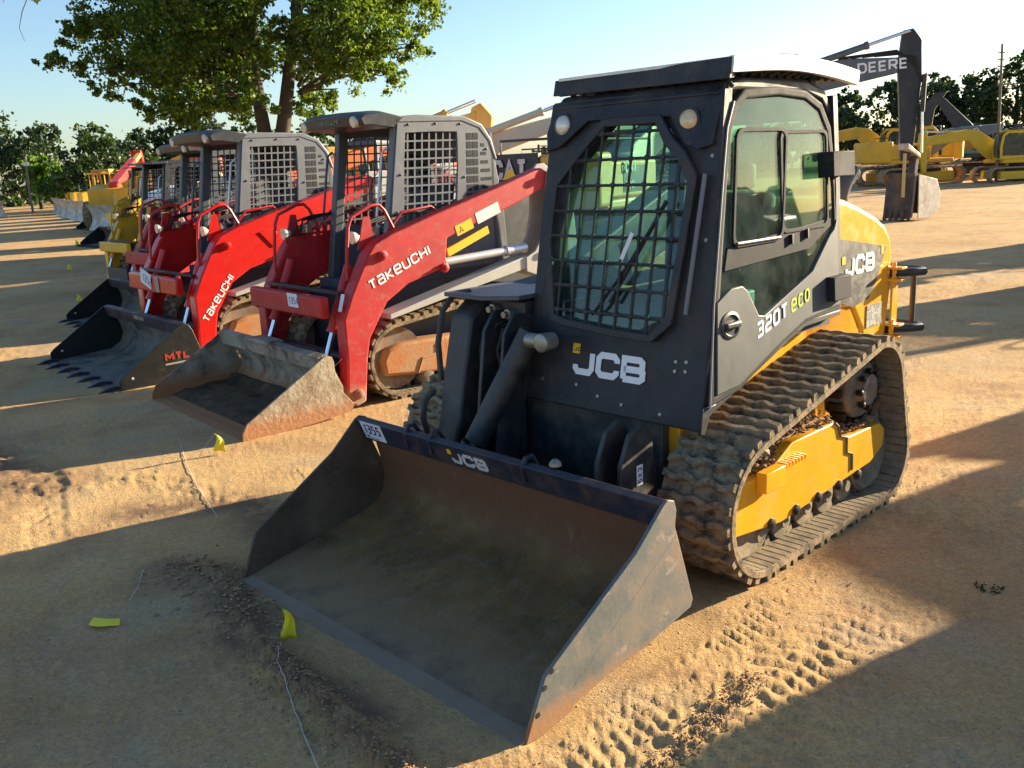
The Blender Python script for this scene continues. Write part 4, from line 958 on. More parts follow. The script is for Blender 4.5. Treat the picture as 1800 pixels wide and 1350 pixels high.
        for y in (1.85, 2.1, 2.35, 2.6, 2.82): MB().lathe((xq-.05*s, y, .14), (s, 0, 0), [(-.2, .075), (-.02, .075), (.0, .06), (.01, .02)], 16).build('track_roller', M['rubberin'], fro)
        MB().lathe((xq-.2*s, 2.92, .55), (s, 0, 0), [(-.1, .24), (.06, .24), (.08, .12), (.11, .1), (.115, 0)], 22).build('drive_sprocket', M['steel'], fro)
        MB().lathe((xq-.2*s, 1.56, .36), (s, 0, 0), [(-.1, .28), (.08, .28), (.06, .1), (.1, .05)], 22).build('front_idler', M['steel'], fro)
    cb = MB().box(-.64, .74, .87, .955, .80, .985).build('cross_beam', A, t, bevel=.02, seg=3)
    MB().box(-.63, .735, 1.05, 1.10, .98, 1.01).build('step_plate', M['exblack'], t, bevel=.004)
    MB().cyl((-.63, 1.12, .40), (.74, 1.12, .40), .06, 14).build('cross_tube', M['exblack'], t)
    MB().box(-.48, .50, .90, .96, .10, .50).build('quick_hitch', M['exblack'], t, bevel=.01)
    # bucket
    if bucket_kind == 'old':
        plate = [(-.05, -.004), (-.045, .06), (.0, .13), (.06, .165), (.60, .475), (.70, .535), (.74, .55), (.785, .53), (.80, .49), (.80, .42), (.86, .22), (.955, .10), (.93, .045), (.6, .01), (.2, -.005)]
        pr = [(.0, .006), (.3, .02), (.68, .05), (.80, .10), (.86, .18), (.86, .26), (.78, .44)]
        rail = [(.66, .545), (.74, .56), (.79, .50), (.78, .42), (.69, .42)]
        bk = bucket(t, W, pr, plate, rail, M['oldbucket'], M['oldplate'], M['oldbucket'], M['oldbucket'], M['oldbucket'], lean_l=.02, name='bucket')
        mk_ = MB(); n_ = 26; vs = []; rnd = random.Random(4)
        for i in range(n_):
            for j in range(12):
                x = -W+.02+(2*W-.04)*i/(n_-1); y = .14+.66*j/11; e = min(1, j/2, (11-j+1)/2); z = .013+y*.05+.035*e*vn(np.array([i*.5]), np.array([j*.6]))[0]+(.05 if j > 9 else 0)
                vs.append((x, y, z))
        mk_.add(vs, [(i*12+j, i*12+12+j, i*12+13+j, i*12+j+1) for i in range(n_-1) for j in range(11)])
        mk_.build('dried_mud', M['muck'], bk, smooth=60)
        MB().box(-.28, .12, .64, .80, .535, .575).build('step_pad', M['oldbucket'], bk, bevel=.01)
    elif bucket_kind == 'new':
        plate = [(.03, .0), (.03, .10), (.07, .14), (.70, .565), (.74, .575), (.78, .56), (.82, .50), (.92, .16), (.86, .04), (.6, .0)]
        pr = [(.0, .006), (.3, .02), (.72, .05), (.84, .12), (.88, .22), (.86, .34), (.80, .48)]
        rail = [(.70, .57), (.76, .58), (.80, .52), (.79, .44), (.73, .44)]
        bk = bucket(t, W, pr, plate, rail, M['newfloor'] if floor_m is None else floor_m, M['newbucket'], M['jrail'], M['newfloor'], M['newbucket'], teeth=7, name='bucket')
        MB().box(-.20, .12, .705, .735, .50, .56).build('step_pad', M['steel'], bk, bevel=.004)
        if lettering == 'TakeuCHI':
            rl = letters('MTL', (W+.013, .50, .215), (0, 1, .02), (0, -.02, 1), .085, .30, M['mtlred'], bk, gap=.05, aspect=.9)
            panel((W+.0125, .50, .178), (0, 1, .02), (0, 0, 1), .21, .018, M['mtlgrey'], bk, 'small_lettering', th=.001)
        for x in (-W-.0125, W+.0125): MB().lathe((x, .16, .11), (1 if x > 0 else -1, 0, 0), [(0, .014), (.002, .014)], 10).build('plate_hole', M['whiteworn'], bk)
        if detail: MB().lathe((-W+.007, .16, .11), (1, 0, 0), [(0, .014), (.002, .014)], 10).build('plate_hole', M['whiteworn'], bk)
    # cab -------------------------------------------------------
    cab = MB().box(-.56, .53, 1.80, 3.0, .98, 1.06).build('cab', C, t, bevel=.006)
    def fp(z): return 1.76 + .165*(z-1.5)      # front plane leans back
    def side_frame(s):
        xa, xb = (.505, .53) if s > 0 else (-.56, -.535)
        out = [(fp(.98), .98), (fp(1.6), 1.6), (fp(2.0), 2.0), (fp(2.42), 2.42), (2.30, 2.425), (2.66, 2.42), (2.82, 2.36), (2.93, 2.23), (3.0, 2.05), (3.08, 1.6), (3.12, 1.0), (2.6, .98), (2.2, .98)]
        inn = [(1.90, 1.50), (1.92, 1.7), (1.95, 2.05), (1.985, 2.315), (2.30, 2.32), (2.56, 2.315), (2.562, 2.25), (2.555, 2.1), (2.55, 2.0), (2.52, 1.72), (2.50, 1.48), (2.3, 1.46), (2.1, 1.46)]
        sp = MB().ring([(xa, *p) for p in out], [(xa, *p) for p in inn], (xb-xa, 0, 0))
        so_ = sp.build('side_panel', C, cab, bevel=.003)
        g = MB()
        for k in range(1, 8):
            y = 1.98+.0785*(k-.5)+.0; g.prism([(xa+.004, y-.0075-.09*(2.32-2.32), 2.318), (xa+.004, y+.0075, 2.318), (xa+.004, y+.0075-.075, 1.462), (xa+.004, y-.0075-.075, 1.462)], (.008, 0, 0))
        for k in range(1, 11):
            z = 2.32-.079*k; g.box(xa+.006, xa+.0135, 1.93-.07*(2.32-z), 2.56-.06*(2.32-z), z-.0075, z+.0075)
        g.build('window_grille', C, so_, smooth=0)
        # second window: near-black blocks paint in the shade of its punched holes
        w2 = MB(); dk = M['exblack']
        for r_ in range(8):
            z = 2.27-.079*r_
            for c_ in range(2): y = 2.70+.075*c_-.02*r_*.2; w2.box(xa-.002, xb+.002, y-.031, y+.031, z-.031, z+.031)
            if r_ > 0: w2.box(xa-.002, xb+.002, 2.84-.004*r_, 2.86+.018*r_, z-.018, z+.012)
        w2.build('slot_shade_blocks', M['punch'], so_, smooth=0)
        for (y, z) in ((2.02, 2.385), (2.32, 2.39), (2.6, 2.385), (1.90, 1.95), (1.84, 1.62), (2.62, 1.9), (2.9, 2.15)):
            MB().lathe((xb if s > 0 else xa, y, z), (s, 0, 0), [(-.002, .012), (.007, .011), (.009, .006)], 6).build('bolt', M['hose'], so_)
    side_frame(1); side_frame(-1)
    # front posts: box section
    for s in (1, -1):
        x0, x1 = (.43, .512) if s > 0 else (-.542, -.45)
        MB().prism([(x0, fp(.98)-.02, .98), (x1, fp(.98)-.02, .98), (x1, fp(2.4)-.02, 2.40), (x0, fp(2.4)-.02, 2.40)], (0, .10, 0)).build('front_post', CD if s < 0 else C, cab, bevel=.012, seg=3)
        xr = x0-.03 if s > 0 else x1+.0
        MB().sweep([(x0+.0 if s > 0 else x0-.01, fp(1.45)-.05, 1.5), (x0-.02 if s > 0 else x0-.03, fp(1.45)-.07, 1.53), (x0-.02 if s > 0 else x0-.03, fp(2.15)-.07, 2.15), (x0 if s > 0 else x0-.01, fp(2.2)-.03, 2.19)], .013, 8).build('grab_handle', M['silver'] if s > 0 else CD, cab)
    # roof
    MB().px([(1.86, 2.40), (1.90, 2.455), (2.1, 2.47), (2.66, 2.455), (2.86, 2.38), (2.97, 2.24), (3.03, 2.05), (3.0, 2.04), (2.93, 2.22), (2.82, 2.34), (2.62, 2.405)], -.565, .535).build('roof', C, cab, bevel=.012, seg=3)
    # visor
    if cabm != 'exblack':
        nx_ = 12; vs = []; fs = []
        for i in range(nx_+1):
            fx = i/nx_; x = -.565+1.10*fx; a = 1-(2*fx-1)**4; up = .035*a; fo = .04*a
            for (y, z) in ((1.98, 2.45+up*.6), (1.78, 2.49+up), (1.58-fo, 2.475+up), (1.535-fo, 2.445+up), (1.56-fo, 2.385), (1.66, 2.385), (1.86, 2.36)): vs.append((x, y, z))
        m7 = 7
        fs = [(i*m7+j, (i+1)*m7+j, (i+1)*m7+(j+1) % m7, i*m7+(j+1) % m7) for i in range(nx_) for j in range(m7)] + [tuple(range(m7)), tuple(range(nx_*m7, nx_*m7+m7))[::-1]]
        vz = MB().add(vs, fs).build('visor', M['rvisor'], cab, bevel=.006, smooth=50)
        for x in (-.47, .43): MB().lathe((x, 1.52, 2.415), (0, -1, -.2), [(-.05, .05), (0, .052), (.012, .045), (.014, 0)], 18).build('roof_lamp', M['lamp'], vz)
        if visor_text: letters('TakeuCHI', (-.19, 1.498, 2.412), (1, 0, 0), (0, .18, 1), .05, .18, M['visortext'], vz, th=.001, aspect=1.0, gap=.15)
    else:
        MB().box(-.57, .55, 1.62, 1.95, 2.40, 2.44).build('visor', M['exblack'], cab, bevel=.01)
    # rear grille + inside
    ro = [(-.56, 1.0), (.53, 1.0), (.53, 2.3), (-.56, 2.3)]; ri = [(-.48, 1.5), (.45, 1.5), (.45, 2.2), (-.48, 2.2)]
    rw = MB().ring([(a, 2.95, b) for a, b in ro], [(a, 2.95, b) for a, b in ri], (0, .03, 0)).build('rear_panel', C, cab)
    g = MB()
    for k in range(1, 12): x = -.48+.93*k/12; g.box(x-.006, x+.006, 2.96, 2.968, 1.5, 2.2)
    for k in range(1, 9): z = 1.5+.7*k/9; g.box(-.48, .45, 2.962, 2.97, z-.006, z+.006)
    g.build('rear_grille', C, rw, smooth=0)
    se = MB().box(-.26, .24, 2.2, 2.65, 1.06, 1.30).build('operator_seat', M['seat'], t, bevel=.04, seg=3)
    MB().prism([(-.24, 2.58, 1.28), (.22, 2.58, 1.28), (.18, 2.72, 1.85), (-.20, 2.72, 1.85)], (0, .09, 0)).build('seat_back', M['seat'], se, bevel=.04, seg=3)
    MB().sweep([(-.34, 2.4, 1.3), (-.34, 2.0, 1.45), (-.1, 1.98, 1.47), (.32, 2.0, 1.45), (.32, 2.4, 1.3)], .02, 8).build('restraint_bar', M['exblack'], t)
    # writing on the arm
    if lettering:
        mm = M['white']
        if lettering == 'TakeuCHI':
            if not txt_lo: letters('TakeuCHI', (.8865, 1.285, 1.005), (0, .70, .275), (0, -.275, .70), .088, .19, mm, t, th=.0015, aspect=.98, gap=.16)
            else: letters('TakeuCHI', (.8865, 1.11, .50), (0, .375, .47), (0, -.47, .375), .078, .19, mm, t, th=.0015, aspect=.90, gap=.14)
    if lot:
        st = panel((.16, .866, .868), (1, 0, 0), (-.12, 0, 1), .19, .12, M['paper'], t, 'lot_sticker')
        letters(lot, (.185, .8635, .895), (1, 0, 0), (-.12, 0, 1), .06, .12, M['ink'], st, gap=.22, aspect=.65, th=.0006)
    return t

M['mtlred'] = mat('red_lettering', (.35, .03, .02), .5); M['mtlgrey'] = mat('grey_lettering', (.30, .30, .28), .5); M['visortext'] = mat('faded_visor_lettering', (.16, .15, .12), .5)
M['punch'] = mat('painted_slot_shade', (.02, .022, .025), .8)

T1 = loader('compact_track_loader', 'faded red loader with grey mesh cab and rusty mud-caked bucket, beside the black one', (-2.714, 7.664), -50.5, 'redold', 'rgreyt', 'cream', 'old', 'TakeuCHI', lot='1354', W=1.0, visor_text=True)
panel((.8862, 2.235, 1.385), (0, .95, .31), (0, -.31, .95), .20, .095, M['decalyel'], T1, 'warning_sticker')
letters('A', (.888, 2.26, 1.405), (0, .95, .31), (0, -.31, .95), .06, .12, M['inkblack'], T1, th=.0006)
panel((.8862, 2.475, 1.475), (0, .95, .31), (0, -.31, .95), .29, .105, M['exwhite'], T1, 'instruction_sticker')
st = panel((.80, .998, .86), (1, 0, 0), (0, .32, 1), .055, .15, M['paper'], T1, 'serial_sticker')
T2 = loader('compact_track_loader', 'bright red loader with clean black toothed bucket, between two other red loaders', (-4.629, 9.657), -49, 'rednew', 'rgreyt', 'cream', 'new', 'TakeuCHI', W=1.15, txt_lo=True)
st = panel((-.24, .863, .90), (.93, 0, -.24), (.24, 0, .93), .30, .17, M['paper'], T2, 'lot_sticker')
letters('1352', (-.16, .8605, .92), (.93, 0, -.24), (.24, 0, .93), .085, .11, M['ink'], st, gap=.22, aspect=.65, th=.0006)
panel((.19, .863, .81), (1, 0, .05), (-.05, 0, 1), .10, .16, M['mtlgrey'], T2, 'barcode_tag')
T3 = loader('compact_track_loader', 'dark red loader with black toothed bucket, half hidden behind the bright red one', (-5.95, 12.9), -48, 'redold', 'rgreyd', 'cream', 'new', 'TakeuCHI', W=1.05, txt_lo=True)
T4 = loader('compact_track_loader', 'yellow and black loader without bucket, behind the red loaders', (-7.75, 16.3), -47, 'exyel', 'exblack', 'exblack', 'none', None, W=.95, scale=.95)
panel((.8862, 1.50, 1.16), (0, .95, .31), (0, -.31, .95), .95, .20, M['exblack'], T4, 'arm_decal')
letters('-70', (.889, 1.62, 1.27), (0, .95, .31), (0, -.31, .95), .11, .2, M['white'], T4, gap=.12)
def tiny(loc, deg, label, arm='exyel'):
    return loader('compact_track_loader', label, loc, deg, arm, 'exblack', 'exblack', 'new', None, W=.95, detail=False, scale=1.0)
T5 = tiny((-13.4, 30.0), -47, 'small yellow loader with lowered black bucket, first beyond the yellow loader without bucket')
T6 = tiny((-18.5, 41.0), -47, 'small yellow loader with lowered black bucket, next to the yellow dozers', 'exgold')
# off to the right, outside the frame, stand more of the row; only their long shadows reach the picture
for x, y, d, lb in ((11.7, 6.7, 28, 'red loader parked out of frame to the right, level with the black loader'), (8.3, 2.7, 28, 'red loader parked out of frame to the right, nearest the camera'), (12.1, 11.0, 28, 'red loader parked out of frame behind the black loader'), (14.9, 16.3, 28, 'red loader parked out of frame on the far right')):
    c = copy_tree(T3); c.location = (x, y, 0); c.rotation_euler = (0, 0, R(d)); tag(c, lb)
# ------------------------------------------------------------------ excavators (local: x forward, y left, z up)
def excavator(name, label, loc, deg, body, boomm, stickm, boom, stick, cw=None, scale=None, cabm='exblack', group=None, tail=True, txt=None, bucket_at=None, cyl=None):
    t = thing(name, label, 'excavator', (*loc, 0), deg, group, scale)
    for s in (1, -1):
        y0, y1 = (.75, 1.35) if s > 0 else (-1.35, -.75)
        P0, Nn, L_ = hullpath([(-1.75, .42, .42), (1.75, .42, .42)], 120); mb = MB(); n = len(P0); vs = []; fs = []
        for i in range(n):
            k = .03 if (i//2) % 2 else 0; o = P0[i]+Nn[i]*k; q = P0[i]-Nn[i]*.06
            vs += [(o[0], y0, o[1]), (o[0], y1, o[1]), (q[0], y1, q[1]), (q[0], y0, q[1])]
        for i in range(n):
            j = (i+1) % n
            for k in range(4): fs.append((4*i+k, 4*i+(k+1) % 4, 4*j+(k+1) % 4, 4*j+k))
        tr = mb.add(vs, fs).build('crawler_track', M['extrack'], t, smooth=30)
        MB().box(-1.6, 1.6, min(y0, y1)+.1, max(y0, y1)-.06, .18, .62).build('track_frame', M[body] if body != 'exgrey' else M['exblack'], tr, bevel=.03)
    MB().box(-1.2, 1.2, -.8, .8, .55, .85).cyl((0, 0, .8), (0, 0, 1.05), .6, 20).build('undercarriage', M['exblack'], t, bevel=.02)
    ub = MB().pz([(-1.9, -1.3), (1.5, -1.3), (1.5, 1.3), (-1.9, 1.3)], 1.05, 1.25).box(-1.9, .3, -1.3, -.45, 1.25, 1.95).box(-1.9, .1, -.45, 1.3, 1.25, 2.0)
    u = ub.build('upper_body', M[body], t, bevel=.06, seg=3)
    ct = []
    for k in range(9):
        a = R(-52+13*k); ct.append((-1.55-1.25*math.cos(a)*.9, 1.42*math.sin(a)/math.sin(R(52))*.95))
    c = MB().pz([(-1.7, -1.34)] + ct + [(-1.7, 1.34)], 1.12, 2.12).build('counterweight', M[cw or body], t, bevel=.08, seg=4)
    for ys in (-1.31, 1.30): MB().box(-1.2, -.2, ys, ys+.01, 1.35, 1.85).build('engine_louvre', M['exblack'], u)
    cp = [(.25, 1.25), (.25, 2.55), (.40, 2.78), (1.35, 2.80), (1.62, 2.55), (1.72, 1.9), (1.68, 1.25)]
    ci = [(.37, 1.45), (.37, 2.48), (.45, 2.62), (1.30, 2.64), (1.50, 2.48), (1.58, 1.9), (1.56, 1.45)]
    cb = MB()
    for y in (.30, 1.20): cb.ring([(a, y, b) for a, b in cp], [(a, y, b) for a, b in ci], (0, .05, 0))
    cb.box(.40, 1.36, .30, 1.25, 2.72, 2.79).box(.25, 1.68, .3, 1.25, 1.25, 1.33).box(.25, .3, .33, 1.22, 1.3, 1.7)
    cbo = cb.build('cab', M[cabm], t, bevel=.02)
    for y in (.32, 1.22): MB().prism([(a, y, b) for a, b in ci], (0, .01, 0)).build('cab_window', M['glassd'], cbo, smooth=0)
    MB().prism([(1.62, .34, 1.4), (1.68, .34, 1.9), (1.58, .34, 2.5), (1.58, 1.2, 2.5), (1.68, 1.2, 1.9), (1.62, 1.2, 1.4)], (.008, 0, 0)).build('windscreen', M['glassd'], cbo, smooth=0)
    MB().prism([(.27, .34, 1.7), (.27, 1.2, 1.7), (.27, 1.2, 2.5), (.27, .34, 2.5)], (.008, 0, 0)).build('rear_window', M['glassd'], cbo, smooth=0)
    MB().box(.6, 1.0, .5, 1.0, 1.33, 1.9).build('operator_seat', M['seat'], cbo, bevel=.08, seg=3)
    MB().sweep([(-1.8, -1.2, 2.0), (-1.8, -1.2, 2.35), (.2, -1.2, 2.35), (.2, -1.2, 1.95)], .025, 6).sweep([(-1.8, .2, 2.0), (-1.8, .2, 2.3), (-.2, .2, 2.3), (-.2, .2, 2.0)], .025, 6).build('handrail', M['exblack'], u)
    MB().cyl((-1.2, -.8, 1.95), (-1.2, -.8, 2.35), .06, 10).build('exhaust_pipe', M['exblack'], u)
    bo = MB().py(boom, -.62+.24, -.62+.58).build('boom', M[boomm], t, bevel=.03)
    if stick:
        MB().py(stick, -.62+.27, -.62+.55).build('stick', M[stickm], t, bevel=.03)
    yc = -.42
    if cyl:
        for (p, q) in cyl:
            p = Vector((p[0], yc, p[1])); q = Vector((q[0], yc, q[1])); m_ = p.lerp(q, .62)
            co = MB().cyl(p, m_, .085, 14).cyl(m_-(q-p).normalized()*.1, m_, .105, 14).build('hydraulic_cylinder', M[boomm], t)
            MB().cyl(m_, q, .045, 12).build('cylinder_rod', M['chrome'], co)
    return t, bo, c

# dark excavator on the right. local frame: bucket on the ground at x = 8.6
DX = 8.6
boom = [(.1, 1.25), (.6, 1.05), (1.6, 2.0), (3.6, 3.05), (5.2, 3.42), (6.5, 3.50), (DX-.30, 3.83), (DX-.28, 4.22), (6.9, 4.28), (6.2, 4.14), (5.2, 4.0), (3.0, 3.72), (1.0, 2.6)]
stick = [(DX-.22, 4.88), (DX+.04, 4.92), (DX+.27, 4.62), (DX+.31, 3.7), (DX+.20, 2.05), (DX+.10, 1.55), (DX-.12, 1.55), (DX-.16, 2.2), (DX-.24, 3.3), (DX-.30, 4.0)]
a = R(-15); ox, oy = 11.06 - DX*math.cos(a), 25.26 - DX*math.sin(a)
dl, dbm, dcw = excavator('crawler_excavator', 'large dark excavator with black boom, its bucket resting on the open dirt', (ox-.1, oy+.4), -15, 'exyel', 'exgrey', 'exblack', boom, stick, cw='exyel', cyl=(((5.9, 4.12), (DX-.05, 4.86)), ((1.5, 1.5), (4.3, 3.2))), cabm='exyel')
letters('DEERE', (DX-1.30, -.384, 3.86), (1, 0, .06), (-.06, 0, 1), .27, .18, M['white'], dbm, gap=.16, aspect=.85, th=.006)
letters('DEERE', (-1.3, -1.312, 1.50), (1, 0, 0), (0, 0, 1), .30, .2, M['exwhite'], dl, gap=.16, aspect=.85, th=.006)
bk = MB(); bp = [(DX-.35, .95), (DX-.22, 1.28), (DX+.15, 1.22), (DX+.47, 1.12), (DX+.72, 1.02), (DX+.92, .66), (DX+.90, .35), (DX+.72, .10), (DX+.40, .03), (DX-.38, .06)]
for y in (-.98, -.12): bk.py([(DX-.1, 1.2), (DX+.72, 1.04), (DX+.92, .66), (DX+.90, .35), (DX+.72, .10), (DX+.40, .03), (DX-.05, .05)], y, y+.03)
bkt = bk.build('bucket', M['palesteel'], dl, bevel=.01)
MB().py([(DX-.38, .05), (DX-.34, .1), (DX-.24, 1.24), (DX+.7, 1.04), (DX+.90, .66), (DX+.88, .36), (DX+.70, .12), (DX+.68, .16), (DX+.82, .4), (DX+.84, .62), (DX+.66, .96), (DX-.16, 1.14), (DX-.26, .1)], -.95, -.12).build('bucket_shell', M['darksteel'], bkt)
_c = Matrix.Translation((DX, -.5, 0)); bkt.matrix_local = _c @ Matrix.Rotation(R(48), 4, 'Z') @ _c.inverted()
for k in range(5): MB().prism([(DX-.40, -.94+k*.18, .0), (DX-.40, -.86+k*.18, .0), (DX-.36, -.86+k*.18, .3), (DX-.36, -.94+k*.18, .3)], (.06, 0, 0)).build('tooth', M['darksteel'], bkt, bevel=.01)
MB().prism([(DX-.02, -.56, 2.02), (DX+.55, -.56, 1.72), (DX+.58, -.56, 1.60), (DX-.02, -.56, 1.86)], (0, .3, 0)).build('bucket_link', M['palesteel'], bkt, bevel=.02)
MB().prism([(DX+.42, -.52, 1.66), (DX+.56, -.52, 1.66), (DX+.50, -.52, 1.1), (DX+.34, -.52, 1.1)], (0, .22, 0)).build('bucket_link', M['darksteel'], bkt, bevel=.02)
MB().cyl((DX+.36, -.45, 3.75), (DX+.34, -.45, 2.8), .06, 14).build('hydraulic_cylinder', M['exblack'], dl)
MB().cyl((DX+.34, -.45, 2.8), (DX+.38, -.45, 1.75), .035, 12).build('cylinder_rod', M['chrome'], dl)
for k in range(6):
    o = .07*k; MB().sweep([(DX-.9-.3*k, -.36, 4.27), (DX-.35, -.38, 4.28+.025*k), (DX+.10, -.40, 4.22-.6*o), (DX+.30+.02*k, -.42, 3.7-o), (DX+.18+.05*k, -.42, 2.9-o), (DX+.25, -.42, 2.2)], .014, 6).build('hydraulic_hose', M['hose'], dl)
MB().box(DX-.14, DX-.06, -.99, -.93, .62, 1.75).build('wooden_stick', M['wooddowel'], dl)
MB().sweep([(5.0, -.5, 4.1), (5.3, -.5, 4.5), (5.7, -.5, 4.45), (6.2, -.5, 4.3)], .03, 6).build('hydraulic_hose', M['hose'], dl)

# excavator whose counterweight shows above the red loader
boomR = [(.1, 1.25), (.6, 1.05), (1.6, 1.7), (3.4, 2.45), (5.6, 2.75), (5.75, 3.2), (3.2, 3.05), (1.2, 2.3)]
g1, b1, c1 = excavator('crawler_excavator', 'excavator with black centred counterweight, just above the faded red loader', (1.9, 19.6), 56, 'exgold', 'excream', 'excream', boomR, None, cw='exgold', cyl=(((2.2, 2.9), (5.0, 3.55)),))
cc = MB().pz([(-2.72, -.35), (-2.75, .05), (-2.70, .75), (-2.62, .76), (-2.6, -.35)], 1.3, 2.16).build('counterweight_panel', M['exblack'], c1, bevel=.01)
letters('CAT', (-2.755, .66, 1.70), (-.03, -1, 0), (0, 0, 1), .36, .23, M['whiteworn'], cc, gap=.05, aspect=.62, th=.006)
MB().prism([(-2.775, .42, 1.70), (-2.775, .04, 1.70), (-2.775, .23, 1.90)], (-.008, 0, 0)).build('emblem_triangle', M['decalyel'], cc, smooth=0)
MB().sweep([(-2.5, .6, 2.1), (-2.5, .6, 2.4), (-2.4, -.8, 2.4), (-2.4, -.8, 2.1)], .025, 6).build('handrail', M['exblack'], c1)
letters('CAT', (-1.2, -1.345, 1.72), (1, 0, 0), (0, 0, 1), .22, .22, M['whiteworn'], c1, gap=.05, aspect=.62, th=.006)
letters('320', (-1.15, -1.315, 1.42), (1, 0, 0), (0, 0, 1), .14, .2, M['whiteworn'], c1, gap=.15, aspect=.8, th=.006)
# booms crossing behind the mesh cab
def far_boom(pts): return pts
boomU = [(.1, 1.3), (.6, 1.1), (2.0, 1.6), (3.6, 2.15), (6.2, 3.0), (6.3, 3.35), (3.8, 2.85), (1.2, 2.1)]
stU = [(6.15, 3.45), (6.4, 3.55), (6.7, 3.2), (6.6, 2.6), (6.3, 1.2), (6.1, 1.2), (6.15, 2.6), (6.05, 3.0)]
excavator('crawler_excavator', 'gold excavator whose folded boom tip rises behind the grey mesh cab', (-6.6, 26.8), -14, 'exgold', 'exgold', 'exgold', boomU, stU, cyl=(((4.2, 2.95), (6.3, 3.6)),))
excavator('crawler_excavator', 'pale cream excavator with long straight boom behind the counterweight', (-4.2, 24.2), -12, 'excream', 'excream', 'excream', [(x*.95, z*.92) for x, z in boomU], None, cyl=(((3.6, 2.6), (6.6, 3.5)),))

# right-hand background
bx = [(.1, 1.25), (.6, 1.1), (1.7, 1.3), (2.9, 2.35), (5.2, 2.15), (5.35, 2.6), (3.0, 2.95), (2.3, 2.85), (.9, 1.9)]
sx = [(5.1, 2.95), (5.5, 2.85), (5.6, 2.2), (5.3, .7), (5.05, .7), (5.1, 2.2)]
excavator('crawler_excavator', 'lemon yellow excavator with arched boom, left of the white-framed machine', (24.6, 44.5), 176, 'exlemon', 'exlemon', 'exlemon', bx, sx, cyl=(((2.2, 2.75), (5.2, 2.95)),), cabm='exlemon', scale=.85)
excavator('crawler_excavator', 'yellow excavator with dark raised stick, seen left of the hanging dark bucket', (21.6, 50.0), 178, 'exyel', 'exyel', 'exblack', [(x*.9, z) for x, z in bx], [(4.6, 4.6), (4.95, 4.6), (5.1, 3.6), (4.95, 1.3), (4.6, 1.3), (4.7, 3.0)], cabm='exyel')
vv, vb, vc_ = excavator('crawler_excavator', 'yellow excavator with a lettered slate boom just behind the hanging stick', (20.2, 46.5), 8, 'exyel', 'exgrey', 'exgrey', [(.1, 1.3), (.6, 1.1), (1.8, 1.9), (4.6, 2.35), (4.7, 2.75), (1.8, 2.6), (.8, 2.2)], None, cabm='exyel', cyl=None)
letters('VOLVO', (2.2, -.385, 2.25), (1, 0, .12), (-.12, 0, 1), .22, .16, M['exwhite'], vb, gap=.12, th=.006)
excavator('crawler_excavator', 'teal cabbed excavator with dark upright stick behind the lemon yellow boom', (27.4, 53.0), 150, 'exblack', 'exblack', 'exblack', [(.1, 1.3), (.6, 1.1), (1.5, 2.2), (2.6, 3.9), (2.9, 4.6), (2.4, 4.4), (.9, 2.9)], [(2.3, 4.75), (2.9, 4.75), (3.5, 4.0), (3.5, 2.0), (3.1, 2.0), (2.9, 3.8)], cabm='exgreen', cyl=None)
excavator('crawler_excavator', 'white cabbed excavator at the right edge of the yard', (27.2, 45.5), 10, 'exwhite', 'exblack', 'exblack', [(.1, 1.3), (.6, 1.1), (1.5, 2.2), (2.4, 3.9), (2.2, 4.6), (1.6, 4.2), (.7, 2.6)], None, cabm='exwhite', cyl=None)
excavator('crawler_excavator', 'yellow excavator with tall black boom behind the parked row on the right', (31.0, 56.0), 185, 'exyel', 'exblack', 'exblack', bx, sx, cyl=None)

